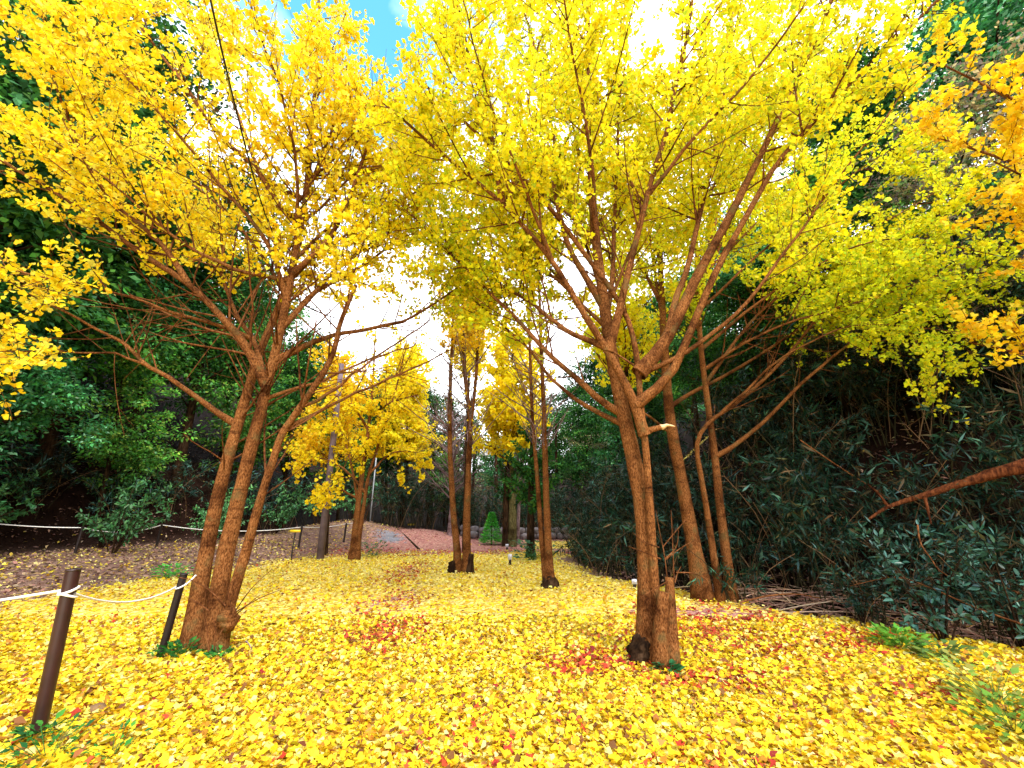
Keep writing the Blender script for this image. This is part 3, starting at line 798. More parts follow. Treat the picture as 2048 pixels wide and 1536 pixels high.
# the ginkgo just outside the right edge whose boughs hang into the frame
bS = np.array([8.6, 4.4, float(height(8.6, 4.4))])
S_ST = [(8.6, 4.4)]
rootS = empty('ginkgo_tree', bS, 'orange yellow ginkgo boughs hanging in from the right edge above the thicket', 'tree')
pS = smooth_line([bS - [0, 0, .2], bS + [-.2, .1, 2.6], bS + [-.7, .3, 6.5]], 14); rS = np.linspace(.16, .05, 14)
V, F = tubes(pS - bS, rS, 10, .06); mesh_obj('trunk', V, F, M_BARK, rootS, smooth=True)
lim = []
for (z0, tgt) in ((2.2, (6.0, 4.4, 4.6)), (2.8, (5.7, 4.2, 5.4)), (3.2, (5.6, 3.9, 6.2)), (3.6, (6.0, 5.0, 6.6)), (1.2, (5.9, 5.2, 3.5)), (4.2, (5.7, 4.4, 7.2))):
    a0 = bS + [-.2 * z0 / 2.6, .1, z0]
    lim.append(smooth_line([a0, (a0 + np.array(tgt)) / 2 + [0, 0, .25], np.array(tgt)], 14))
lim = np.array(lim); limR = np.linspace(.045, .008, 14)[None].repeat(len(lim), 0)
for q, r_ in zip(lim, limR):
    V, F = tubes(q - bS, r_, 7, .05); mesh_obj('limb', V, F, M_BARK, rootS, smooth=True)
P1, R1 = shoots(lim, limR, 5.5, .35, 1, 48, .5, 1.2, K=6, up=.1); P2, R2 = shoots(P1, R1, 4, .1, 1, 45, .2, .6, K=5)
V, F = join([tubes(P1, R1, 4), tubes(P2, R2, 3)]); o = mesh_obj('twigs', V - bS, F, M_TWIG, rootS, smooth=True); o['kind'] = 'stuff'
lv = []; lc = []
for PP in (P1, P2):
    V, F, c_ = shoot_leaves(PP, 44, .068, FAN, FAN_F, yellow(*ORNG), s0=.05); lv.append((V, F)); lc.append(c_)
V, F = join(lv); o = mesh_obj('foliage', V - bS, F, M_GINKGO, rootS, np.vstack(lc)); o['kind'] = 'stuff'

# ------------------------------------------------------------------ extra pieces on the foreground trees
def part(root, name, pts, r, mat, n=8, lump=.08, cap=False, K=10):
    b = np.array(root.location)
    p = smooth_line(pts, K); r = np.interp(np.linspace(0, 1, K), np.linspace(0, 1, len(r)), r)
    V, F = tubes(p - b, r, n, lump, cap); return mesh_obj(name, V, F, mat, root, smooth=True)


g0 = lambda u, v, Y: at(u, v, Y)
part(right_tree, 'cut_stub', [at(1322, 1330, 4.62), at(1320, 1260, 4.60), at(1327, 1190, 4.60), at(1328, 1184, 4.60)], [.085, .075, .066, .05], M_BARK, 12, .05, True)
part(right_tree, 'cut_stub', [at(1344, 1330, 4.66), at(1341, 1240, 4.66), at(1339, 1155, 4.66)], [.085, .055, .042], M_BARK, 12, .06, True)
part(right_tree, 'burl', [at(1284, 1326, 4.8), at(1283, 1295, 4.78), at(1288, 1258, 4.82)], [.12, .115, .09, .02], M_DARKBARK, 18, .22, True, 16)
part(right_tree, 'broken_branch', [at(1278, 872, 4.72), at(1300, 860, 4.68), at(1322, 854, 4.66), at(1340, 850, 4.64)], [.042, .034, .028, .016], M_BARK, 8, .1, True)
part(right_tree, 'splintered_end', [at(1322, 855, 4.66), at(1335, 849, 4.63), at(1350, 853, 4.62)], [.03, .018, .004], M_WOOD, 6, .3, True)
sp = []
for px, Yv in (([(1338, 1200), (1330, 1110), (1318, 1060), (1312, 1020)], 4.7), ([(1348, 1160), (1346, 1100), (1342, 1020)], 4.66), ([(1330, 1120), (1366, 1092), (1392, 1080)], 4.7),
               ([(1330, 1118), (1355, 1095), (1357, 1060)], 4.6), ([(1322, 1118), (1290, 1105), (1257, 1093)], 4.55), ([(1318, 1095), (1288, 1085), (1265, 1065)], 4.55),
               ([(1325, 1095), (1345, 1070), (1380, 1030)], 4.7), ([(1350, 1165), (1355, 1145), (1362, 1133)], 4.6), ([(1336, 1162), (1305, 1180), (1282, 1195)], 4.5),
               ([(1352, 1145), (1390, 1145), (1420, 1165)], 4.75)):
    q = smooth_line([at(u, v, Yv) for u, v in px], 8); sp.append(tubes(q, np.linspace(.0065, .003, 8), 5))
V, F = join(sp); o = mesh_obj('sprouts', V - np.array(right_tree.location), F, M_TWIG, right_tree, smooth=True)
sp = []
for px, Yv in (([(440, 1268), (475, 1215), (505, 1172), (545, 1138)], 4.85), ([(470, 1225), (520, 1195), (560, 1180)], 4.85), ([(452, 1212), (420, 1180), (385, 1160), (350, 1153)], 4.8),
               ([(418, 1222), (395, 1205), (375, 1195)], 4.8), ([(465, 1222), (457, 1195), (455, 1165)], 4.85), ([(455, 1245), (500, 1205), (520, 1190)], 4.9),
               ([(418, 1300), (415, 1260), (405, 1220), (413, 1180)], 4.82), ([(428, 1300), (432, 1260), (425, 1230)], 4.8), ([(450, 1215), (425, 1185), (411, 1170)], 4.82)):
    q = smooth_line([at(u, v, Yv) for u, v in px], 9); sp.append(tubes(q, np.linspace(.008, .003, 9), 5))
V, F = join(sp); mesh_obj('sprouts', V - np.array(left_tree.location), F, M_TWIG, left_tree, smooth=True)
part(left_tree, 'burl', [at(452, 1262, 4.95), at(458, 1228, 4.92), at(470, 1215, 4.95)], [.05, .105, .10, .015], M_BARK, 16, .2, True, 16)
part(cen_tree, 'burl', [at(906, 1144, 10.4), at(906, 1130, 10.4), at(903, 1122, 10.4)], [.13, .10, .07], M_DARKBARK, 10, .15, True)
part(cen_tree, 'burl', [at(938, 1146, 10.4), at(941, 1120, 10.4), at(943, 1108, 10.4)], [.12, .09, .06], M_DARKBARK, 10, .15, True)
part(D_tree, 'root_flare', [at(1099, 1178, 8.78), at(1100, 1166, 8.78), at(1098, 1150, 8.78)], [.19, .15, .09], M_DARKBARK, 10, .12, True)

# ------------------------------------------------------------------ hillside forest
def clump_tree(name, label, cat, group, h, cr, z0, ncl, per, leafsz, tmpl, tf, cols, wts, seed, mat, bark, trunk_r=.14, flat=.45, droop=.2):
    root = empty(name, (0, 0, 0), label, cat, group)
    top = np.array([RNG.normal(0, .4), RNG.normal(0, .4), h * .93])
    p = smooth_line([[0, 0, -.4], [RNG.normal(0, .2), RNG.normal(0, .2), h * .4], top], 12); r = np.linspace(trunk_r, .025, 12)
    V, F = tubes(p, r, 9, .05)
    lim = [(V, F)]
    P1, R1 = shoots(p[None], r[None], 2.6, .22, 1, 60, cr * .5, cr * 1.05, K=7, up=.3, taper=.55, r_ratio=.5)
    lim.append(tubes(P1, R1 * 2, 5))
    V, F = join(lim); mesh_obj('trunk', V, F, bark, root, smooth=True)
    k = RNG.integers(0, len(P1), ncl); s = RNG.uniform(.25, 1.05, ncl)
    c, _ = on_line(P1, k, np.minimum(s, .99))
    c = c + RNG.normal(0, 1, (ncl, 3)) * np.array([.35, .35, .3]) * cr * .5
    c[:, 2] = np.maximum(c[:, 2], z0 + RNG.uniform(0, .6, ncl))
    rad_ = RNG.uniform(.35, .85, ncl) * cr * .36
    i = np.repeat(np.arange(ncl), per)
    off = rand_dir(len(i)) * (RNG.uniform(0, 1, (len(i), 1)) ** .45) * rad_[i][:, None]
    off[:, 2] *= flat
    b = c[i] + off
    ax = norm(off * np.array([1, 1, .4]) / rad_[i][:, None] + rand_dir(len(i)) * .5 + np.array([0, 0, -droop]))
    nr = norm(rand_dir(len(i)) * .7 + np.array([0, 0, .9]))
    tint = np.exp(RNG.normal(0, .45, (ncl, 1)))
    colr = np.clip(pal(len(i), cols, wts, .18) * np.clip(tint, .35, 2.6)[i], .002, .8)
    V, F, cc = leaves(b, ax, nr, leafsz * np.clip(RNG.normal(1, .25, len(i)), .5, 1.6), tmpl, tf, colr, RNG.normal(1, 1, len(i)))
    o = mesh_obj('crown', V, F, mat, root, cc); o['kind'] = 'stuff'
    return root


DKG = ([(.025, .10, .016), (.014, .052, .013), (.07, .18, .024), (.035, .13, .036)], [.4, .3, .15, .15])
BLG = ([(.060, .26, .085), (.035, .16, .05), (.18, .40, .22), (.08, .28, .05)], [.4, .3, .15, .15])
LTG = ([(.10, .30, .04), (.06, .21, .035), (.24, .38, .06), (.12, .28, .11)], [.4, .3, .2, .1])
OLV = ([(.28, .24, .10), (.13, .22, .08), (.36, .27, .14), (.24, .19, .17)], [.3, .3, .2, .2])
protos = {
    'dark': clump_tree('evergreen_tree', 'x', 'tree', 'evergreen trees on the wooded slopes', 9.0, 3.4, .6, 120, 95, .17, OVATE, OVATE_F, *DKG, 1, M_GREEN, M_DARKBARK),
    'blue': clump_tree('evergreen_tree', 'x', 'tree', 'evergreen trees on the wooded slopes', 8.2, 3.3, .5, 120, 95, .16, OVATE, OVATE_F, *BLG, 2, M_GREEN, M_DARKBARK),
    'light': clump_tree('broadleaf_tree', 'x', 'tree', 'green broadleaf trees on the wooded slopes', 8.6, 3.2, .7, 110, 90, .17, OVATE, OVATE_F, *LTG, 3, M_GREEN, M_DARKBARK),
    'olive': clump_tree('broadleaf_tree', 'x', 'tree', 'thinning autumn trees on the right slope', 7.0, 3.0, .8, 90, 60, .14, OVATE, OVATE_F, *OLV, 4, M_GREEN, M_DARKBARK),
}
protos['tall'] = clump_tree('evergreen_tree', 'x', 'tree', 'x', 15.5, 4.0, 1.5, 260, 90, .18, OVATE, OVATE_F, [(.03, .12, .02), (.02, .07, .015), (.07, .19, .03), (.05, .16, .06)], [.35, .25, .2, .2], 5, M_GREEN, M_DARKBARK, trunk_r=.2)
used = set()
LBL = {
    ('dark', 'L'): 'dark evergreen tree massed on the left hillside behind the rope fence',
    ('blue', 'L'): 'blue green evergreen tree massed on the left hillside',
    ('light', 'L'): 'fresh green broadleaf tree on the left hillside',
    ('tall', 'L'): 'tall green tree towering over the left hillside behind the golden ginkgo',
    ('dark', 'R'): 'dark evergreen tree on the steep right hillside above the bamboo',
    ('blue', 'R'): 'blue green evergreen tree on the steep right hillside',
    ('light', 'R'): 'fresh green tree on the steep right hillside',
    ('olive', 'R'): 'brownish thinning tree on the steep right hillside',
    ('olive', 'B'): 'brownish thinning tree in the wood closing the back of the clearing',
    ('dark', 'B'): 'dark tree in the shaded wood closing the back of the clearing',
    ('blue', 'B'): 'blue green tree in the shaded wood closing the back of the clearing',
    ('light', 'B'): 'fresh green tree in the wood closing the back of the clearing',
}
GRP = {'L': 'trees of the left hillside forest', 'R': 'trees of the right hillside', 'B': 'trees closing the back of the clearing'}


def plant(kind, x, y, side, s=1.0, dz=0.0):
    z = float(height(x, y)) + dz
    lab = LBL[(kind, side)]; g = GRP[side] + ', ' + kind
    rz = RNG.uniform(0, 6.28)
    if kind not in used:
        used.add(kind); o = protos[kind]
        o.location = (x, y, z); o.rotation_euler = (0, 0, rz); o.scale = (s,) * 3; o['label'] = lab; o['group'] = g
        return o
    return dup(protos[kind], (x, y, z), rz, s, lab, g)


left_spots = [('tall', -11.8, 8.4, 1.0), ('tall', -12.8, 11.8, 1.0), ('tall', -14.6, 10.2, 1.0), ('tall', -11.6, 15.2, .82), ('blue', -10.9, 9.0, .62), ('light', -11.6, 12.6, .62), ('dark', -12.9, 10.6, 1.15), ('dark', -13.2, 6.6, 1.1), ('blue', -13.0, 14.5, 1.0), ('light', -10.4, 16.2, .8), ('dark', -9.6, 19.0, .9),
              ('dark', -15.5, 12.0, 1.3), ('blue', -15.8, 8.4, 1.35), ('light', -15.5, 16.5, 1.0), ('dark', -13.0, 19.5, 1.0), ('blue', -10.8, 22.5, 1.0), ('dark', -18.6, 11, 1.05), ('light', -18.6, 15, 1.05),
              ('dark', -17.5, 20, 1.1), ('blue', -22, 13.5, 1.15), ('dark', -22, 18, 1.15), ('light', -15, 25, 1.1), ('dark', -20, 8.0, 1.0), ('blue', -8.6, 25.5, .95), ('dark', -25, 16, 1.2), ('blue', -14, 4.5, .8), ('dark', -26, 22, 1.2)]
for k, x, y, s in left_spots: plant(k, x, y, 'L', s)
right_spots = [('olive', 7.9, 7.6, .42), ('olive', 7.2, 9.0, .42), ('olive', 8.6, 6.2, .42), ('light', 8.9, 8.4, .40), ('olive', 8.0, 10.4, .5), ('blue', 9.6, 6.9, .42), ('dark', 7.6, 9.4, .62), ('olive', 9.2, 7.4, .75), ('dark', 10.2, 10.5, .8), ('blue', 8.2, 13.5, .8), ('olive', 11.6, 8.6, .85), ('dark', 12.5, 12.5, .9), ('olive', 13.5, 6.6, .9), ('blue', 12.0, 4.9, .7),
               ('olive', 10.6, 15.5, 1.0), ('dark', 7.6, 17.5, .8), ('blue', 14.8, 10.2, 1.0), ('dark', 15.5, 15, 1.1), ('olive', 16.5, 8, 1.0), ('dark', 5.8, 12.6, .6), ('dark', 6.0, 10.4, .5), ('dark', 4.6, 14.6, .6), ('blue', 7.6, 11.6, .65), ('light', 9.6, 19.5, .9), ('dark', 18.5, 12, 1.1), ('olive', 13, 18.5, 1.0)]
for k, x, y, s in right_spots: plant(k, x, y, 'R', s)
back_spots = [('dark', -6.6, 23.5, .72), ('dark', -3.2, 25.5, .68), ('blue', -.6, 24.5, .62), ('dark', 1.6, 25.5, .70), ('dark', 3.8, 22.5, .7), ('blue', 5.6, 21.0, .7), ('olive', -1.6, 28, .72), ('dark', -5.6, 29, .85), ('dark', 2.8, 29, .8),
              ('light', -8.2, 21.2, .7), ('olive', 5.5, 26, .9), ('dark', -9, 31, 1.0), ('olive', .2, 33, .8), ('light', -3.4, 22.6, .42), ('dark', 6.4, 24, .9), ('dark', 8.6, 27, 1.1), ('olive', 4.4, 30.5, 1.0), ('dark', 7.0, 33, 1.25), ('light', 10, 23.5, 1.0), ('dark', 11, 31, 1.3), ('dark', 9.5, 37, 1.3), ('blue', 13.5, 36, 1.4), ('dark', 5.6, 37, 1.1)]
for k, x, y, s in back_spots: plant(k, x, y, 'B', s)

# dark straight trunks standing in the shade at the back
trk = None
for n_, (x, y, r, h_) in enumerate([(-4.2, 22.8, .14, 6), (-2.6, 23.6, .11, 6), (-1.9, 22.2, .09, 5), (-.8, 23.2, .12, 6), (-3.4, 24.4, .15, 6.5), (.5, 23.0, .10, 5), (1.2, 24.2, .14, 6), (2.4, 23.0, .1, 5.5)]):
    if trk is None:
        trk = empty('forest_tree', (0, 0, 0), 'bare straight trunk standing in the dark wood behind the clearing', 'tree', 'straight trunks in the dark wood')
        V, F = tubes(smooth_line([[0, 0, -.3], [.1, .05, 3], [.05, -.1, 6.4]], 12), np.linspace(.13, .07, 12), 9, .04); mesh_obj('trunk', V, F, M_DARKBARK, trk, smooth=True)
        P1, R1 = shoots(smooth_line([[0, 0, 3.4], [.05, -.1, 6.4]], 8)[None], np.full((1, 8), .06), 5, 0, 1, 65, .6, 1.4, K=5)
        V, F, cc = shoot_leaves(P1, 45, .15, OVATE, OVATE_F, lambda b: pal(len(b), *DKG)); o = mesh_obj('crown', V, F, M_GREEN, trk, cc)
        V, F = tubes(P1, R1, 4); mesh_obj('branches', V, F, M_DARKBARK, trk)
        t_ = trk; t_.location = (x, y, float(height(x, y)))
    else:
        t_ = dup(trk, (x, y, float(height(x, y))), n_ * 1.3)
    t_.scale = (r / .13, r / .13, h_ / 6.2)

# bare, purplish twiggy trees at the back
def bare_tree(x, y, h, spread, label, n1=4.0, r=.07):
    b = np.array([x, y, float(height(x, y))])
    root = empty('bare_tree', b, label, 'tree')
    p = smooth_line([[0, 0, -.1], [.1, 0, h * .45], [-.05, .1, h]], 12)
    rr = np.linspace(r, .012, 12); V, F = tubes(p, rr, 8, .05); mesh_obj('trunk', V, F, M_GREYTWIG, root, smooth=True)
    P1, R1 = shoots(p[None], rr[None], n1 * 3, .28, 1, 52, spread * .5, spread * 1.2, K=7, up=.15)
    P2, R2 = shoots(P1, R1, 5, .15, 1, 42, .4, 1.1, K=5, up=.1, rmin=.005); P3, R3 = shoots(P2, R2, 5, .1, 1, 42, .2, .6, K=4, rmin=.004)
    V, F = join([tubes(P1, R1 * 1.5, 5), tubes(P2, R2, 3), tubes(P3, R3, 3)]); o = mesh_obj('twigs', V, F, M_GREYTWIG, root); o['kind'] = 'stuff'


bare_tree(-2.6, 18.8, 5.2, 2.2, 'purplish grey leafless tree with drooping twigs left of the twin trunks', n1=6.0, r=.09)
bare_tree(.2, 17.2, 5.0, 1.8, 'purplish leafless tree between the two slim central trees', n1=6.0, r=.08)
bare_tree(9.4, 9.2, 3.6, 1.5, 'tangled brown leafless bush high on the right slope', r=.05)
bare_tree(8.4, 6.9, 3.0, 1.4, 'tangled brown leafless bush on the right slope below the hanging boughs', r=.05)
# mossy trunk by the wall
b = at(1024, 1096, 16.6); b[2] = float(height(b[0], b[1]))
root = empty('broadleaf_tree', b, 'short mossy trunked tree with dark green leaves in front of the low stone wall', 'tree')
V, F = tubes(smooth_line([[0, 0, -.1], [.03, 0, 1.2], [-.05, .1, 3.4]], 12), np.linspace(.17, .09, 12), 10, .06); mesh_obj('trunk', V, F, bark_mat('mossy_bark', (.04, .035, .02), (.11, .10, .035), (.2, .17, .08)), root, smooth=True)
P1, R1 = shoots(np.array([[[0, 0, 1.4], [0, 0, 2.2], [0, .1, 3.4]]]), np.full((1, 3), .06), 9, 0, 1, 60, .5, 1.3, K=5)
V, F = tubes(P1, R1, 5); mesh_obj('branches', V, F, M_DARKBARK, root)
V, F, cc = shoot_leaves(P1, 60, .12, OVATE, OVATE_F, lambda b: pal(len(b), *DKG)); mesh_obj('crown', V, F, M_GREEN, root, cc)
# narrow dark tree standing right of the clearing's end
b = at(1062, 1115, 13.2); b[2] = float(height(b[0], b[1]))
root = empty('broadleaf_tree', b, 'slender dark trunked tree beside the label stakes', 'tree')
V, F = tubes(smooth_line([[0, 0, -.1], [.0, 0, 1.2], [.08, .1, 3.6]], 12), np.linspace(.12, .05, 12) * (1 + .6 * np.exp(-np.linspace(0, 1, 12) / .08)), 10, .06); mesh_obj('trunk', V, F, M_DARKBARK, root, smooth=True)
P1, R1 = shoots(np.array([[[0, 0, 1.2], [0, 0, 2.2], [.08, .1, 3.6]]]), np.full((1, 3), .05), 12, 0, 1, 62, .6, 1.4, K=5)
V, F = tubes(P1, R1, 5); mesh_obj('branches', V, F, M_DARKBARK, root)
V, F, cc = shoot_leaves(P1, 90, .13, OVATE, OVATE_F, lambda b: pal(len(b), *DKG)); mesh_obj('crown', V, F, M_GREEN, root, cc)

# ------------------------------------------------------------------ thicket: bamboo, glossy shrubs, ferns
def bamboo(seed, nc, h, lean, nl, leaf, cols, wts, label):
    root = empty('bamboo_shrub', (0, 0, 0), label, 'shrub', 'dwarf bamboo of the right thicket')
    P = []
    for _ in range(nc):
        a = RNG.uniform(0, 6.28); rr = RNG.uniform(0, .55); x0 = np.array([rr * math.cos(a), rr * math.sin(a), -.2])
        hh = h * RNG.uniform(.55, 1.1); l = RNG.uniform(.1, 1) * lean; a2 = RNG.uniform(0, 6.28)
        x1 = x0 + [l * .35 * math.cos(a2), l * .35 * math.sin(a2), hh * .65]; x2 = x0 + [l * math.cos(a2), l * math.sin(a2), hh]
        P.append(smooth_line([x0, x1, x2], 8))
    P = np.array(P); R = np.linspace(.011, .004, 8)[None].repeat(nc, 0)
    P1, R1 = shoots(P, R, 4.5, .3, 1, 50, .25, .65, K=5, up=-.2, rmin=.003)
    V, F = join([tubes(P, R, 5), tubes(P1, R1, 3)]); mesh_obj('stems', V, F, M_BAMSTEM, root, smooth=True)
    D_ = []
    for _ in range(5):
        a = RNG.uniform(0, 6.28); l = RNG.uniform(.3, 1.1) * lean; hh = h * RNG.uniform(.4, .95); x0 = np.array([RNG.normal(0, .3), RNG.normal(0, .3), -.2])
        D_.append(smooth_line([x0, x0 + [l * .4 * math.cos(a), l * .4 * math.sin(a), hh * .7], x0 + [l * math.cos(a), l * math.sin(a), hh]], 7))
    D_ = np.array(D_); DR = np.linspace(.008, .004, 7)[None].repeat(len(D_), 0); E_, ER = shoots(D_, DR, 2.5, .3, 1, 45, .2, .6, K=4, rmin=.003)
    V, F = join([tubes(D_, DR, 5), tubes(E_, ER, 3)]); mesh_obj('dead_culms', V, F, M_CANE, root, np.full((len(V), 3), (.20, .115, .06)), True)
    Q = P1[:, 2:]
    V, F, cc = shoot_leaves(Q, nl, leaf, LANCE, OVATE_F, lambda b: pal(len(b), cols, wts, .25), s0=.0, spread=.03, up=.7, out=.8)
    o = mesh_obj('foliage', V, F, M_BAMLEAF, root, cc); o['kind'] = 'stuff'
    return root


M_BAMSTEM = plain_mat('bamboo_stem', (.035, .032, .016), .8, .04)
BAM = ([(.010, .034, .018), (.018, .052, .030), (.006, .018, .010), (.10, .08, .035), (.05, .13, .09)], [.34, .24, .17, .13, .12])  # greens darkened so the colour itself carries the overhanging canopy's shade
bam = [bamboo(1, 16, 2.6, 1.2, 70, .17, *BAM, 'x'), bamboo(2, 13, 2.0, 1.4, 70, .16, [(.013, .042, .028), (.022, .066, .046), (.006, .016, .010), (.07, .052, .024), (.08, .17, .15)], BAM[1], 'x'), bamboo(3, 12, 1.3, .9, 66, .15, *BAM, 'x')]


def glossy(h, n, leaf, cols, wts, label, group, spread=.9, name='laurel_shrub'):
    root = empty(name, (0, 0, 0), label, 'shrub', group)
    P = []
    for _ in range(n):
        a = RNG.uniform(0, 6.28); l = RNG.uniform(.2, 1) * spread; hh = h * RNG.uniform(.4, 1.05)
        P.append(smooth_line([[0, 0, -.15], [l * .3 * math.cos(a), l * .3 * math.sin(a), hh * .6], [l * math.cos(a), l * math.sin(a), hh]], 8))
    P = np.array(P); R = np.linspace(.014, .004, 8)[None].repeat(n, 0)
    P1, R1 = shoots(P, R, 5, .3, 1, 48, .2, .55, K=5, rmin=.003)
    V, F = join([tubes(P, R, 5), tubes(P1, R1, 3)]); mesh_obj('stems', V, F, M_DARKBARK, root, smooth=True)
    V, F, cc = shoot_leaves(P1, 42, leaf, LAUREL, FAN_F, lambda b: pal(len(b), cols, wts, .2), s0=.1, spread=.03, up=1.0)
    o = mesh_obj('foliage', V, F, M_GLOSSY, root, cc); o['kind'] = 'stuff'
    return root


GLO = ([(.030, .085, .060), (.045, .12, .10), (.02, .055, .035)], [.4, .3, .3])
glo = glossy(1.3, 12, .095, *GLO, 'x', 'broad leaved shrubs in the right thicket')
FRN = ([(.06, .22, .07), (.04, .14, .045), (.11, .28, .09)], [.4, .35, .25])
frn = glossy(1.5, 16, .10, *FRN, 'x', 'bushes at the foot of the left hillside', 1.3, 'green_bush')
placed = {}


def put(proto, x, y, s, label, group=None, dz=0):
    z = float(height(x, y)) + dz; rz = RNG.uniform(0, 6.28)
    if id(proto) not in placed:
        placed[id(proto)] = 1; proto.location = (x, y, z); proto.rotation_euler = (0, 0, rz); proto.scale = (s,) * 3; proto['label'] = label
        if group: proto['group'] = group
        return proto
    return dup(proto, (x, y, z), rz, s, label, group)


BL = ['tall dark bamboo clump in the right thicket', 'arching bamboo clump in the right thicket', 'low bamboo clump at the foot of the right thicket']
rb_spots = []
for y0 in np.arange(5.2, 20, .95):
    xr = float(np.interp(y0, XR_Y, XR_X))
    for j, dx in enumerate((.75, 1.75, 2.8, 4.0, 5.2, 6.4)):
        if j >= 3 and y0 > 12: continue
        rb_spots.append((xr + dx + RNG.normal(0, .22), y0 + RNG.normal(0, .25), j))
for x, y, j in rb_spots:
    k = 2 if j == 0 else (0 if RNG.uniform() < .55 else 1)
    if j == 0 and y < 7: continue
    if j == 1 and y < 6.8: k = 2
    put(bam[k], x, y, RNG.uniform(.85, 1.2), BL[k], 'bamboo of the right thicket, ' + ('tall', 'arching', 'low')[k])
for (u, v, Yv, s_) in ((1745, 1150, 6.1, .62), (1960, 1150, 5.45, .60), (1820, 1150, 6.8, .95), (2010, 1150, 6.1, .95)):
    q = at(u, v, Yv); put(bam[1], q[0], q[1], s_, 'bamboo clump tangled round the reddish fallen trunk', 'bamboo around the fallen trunk')
for (u, v, Yv, s, lab) in ((1880, 1240, 5.4, .85, 'glossy blue green laurel bush leaning out over the dry canes'), (2020, 1190, 5.2, .9, 'glossy laurel bush at the right edge of the thicket'),
                           (1720, 1225, 6.2, .55, 'small glossy laurel bush at the thicket foot behind the slope edge')):
    q = at(u, v, Yv); put(glo, q[0], q[1], s, lab)
for i_, (x, y, s, lab) in enumerate(((-9.4, 10.8, 1.0, 'rounded bright green bush at the hill foot behind the triple trunk'), (-10.9, 8.3, .9, 'ferny green bush behind the near bend of the far rope'),
                        (-12.4, 10.2, 1.1, None), (-11.6, 13.0, 1.0, None), (-9.8, 14.8, 1.0, None), (-8.6, 16.4, 1.1, None), (-12.8, 7.4, 1.1, None), (-8.0, 18.6, 1.1, None),
                        (-10.8, 12.0, .7, None), (-9.0, 13.6, .7, None), (-7.2, 20.2, 1.0, None))):
    put(frn, x, y, s, lab or 'green bush in the undergrowth at the foot of the left hillside')

for x, y, sc_ in [(-9.8, 20.3, 1.0)] + [(xx + RNG.normal(0, .2), 20.6 + (i_ % 3) * .9 + RNG.normal(0, .2), RNG.uniform(.8, 1.25)) for i_, xx in enumerate(np.arange(-7.4, 6.5, .62))]:
    put(bam[i_ % 2], x, y, sc_, 'dark bamboo clump closing the shaded back of the clearing', 'bamboo at the back')
for x, y in [(-12.3, yy) for yy in (6.2, 7.6, 9.0, 10.4, 11.8)] + [(-11.2, 12.6), (-11.0, 14.2), (-10.2, 15.6), (-9.6, 17.2), (-13.6, 8.0), (-13.8, 9.8), (-13.5, 11.6), (-12.6, 13.6), (-15, 7), (-15, 9), (-15, 11)]:
    put(bam[1], x + RNG.normal(0, .25), y + RNG.normal(0, .25), RNG.uniform(.8, 1.2), 'dark bamboo clump under the left hillside trees', 'bamboo under the left trees')
# bright green young conifer by the wall
b = at(983, 1088, 17.2); b[2] = float(height(b[0], b[1]))
root = empty('young_conifer', b, 'small vivid green conical sapling by the low stone wall', 'sapling')
V, F = tubes(np.array([[0, 0, -.05], [0, 0, .6], [.02, 0, 1.15]]), np.array([.03, .02, .006]), 6); mesh_obj('trunk', V, F, M_DARKBARK, root)
n_ = 1500; zz = RNG.uniform(0, 1, n_) ** 1.3; rr = (1 - zz) * .42 * RNG.uniform(.4, 1.05, n_) + .03; aa = RNG.uniform(0, 6.28, n_)
bb = np.stack([rr * np.cos(aa), rr * np.sin(aa), .06 + zz * 1.1], 1); ax = np.stack([np.cos(aa), np.sin(aa), np.full(n_, .3)], 1)
V, F, cc = leaves(bb, ax, norm(rand_dir(n_) * .5 + [0, 0, 1]), np.full(n_, .10), OVATE, OVATE_F, pal(n_, [(.08, .46, .05), (.14, .55, .06), (.05, .30, .04)], [.4, .3, .3])); mesh_obj('foliage', V, F, M_GREEN, root, cc)

# weeds and herbs on the leaf carpet
def weed(u, v, Yv, s, label, n=90, leaf=.07, cols=((.04, .20, .03), (.07, .28, .04), (.03, .14, .04))):
    q = at(u, v, Yv); z = float(height(q[0], q[1]))
    root = empty('weed', (q[0], q[1], z), label, 'plant')
    a = RNG.uniform(0, 6.28, n); r = RNG.uniform(0, 1, n) ** .6 * s
    bb = np.stack([r * np.cos(a), r * np.sin(a), RNG.uniform(.01, .16, n) * s / .2], 1)
    ax = np.stack([np.cos(a), np.sin(a), RNG.uniform(-.1, .9, n)], 1)
    V, F, cc = leaves(bb, ax, norm(rand_dir(n) * .5 + [0, 0, 1]), leaf * RNG.uniform(.6, 1.3, n), OVATE, OVATE_F, pal(n, cols, [1] * len(cols)))
    mesh_obj('leaves', V, F, M_GREEN, root, cc)
    P0 = np.stack([np.zeros((n // 3, 3)), bb[:n // 3] * .55, bb[:n // 3]], 1); V, F = tubes(P0, np.full((n // 3, 3), .002), 3); mesh_obj('stems', V, F, M_GREEN, root, np.full((len(V), 3), (.06, .2, .04)))


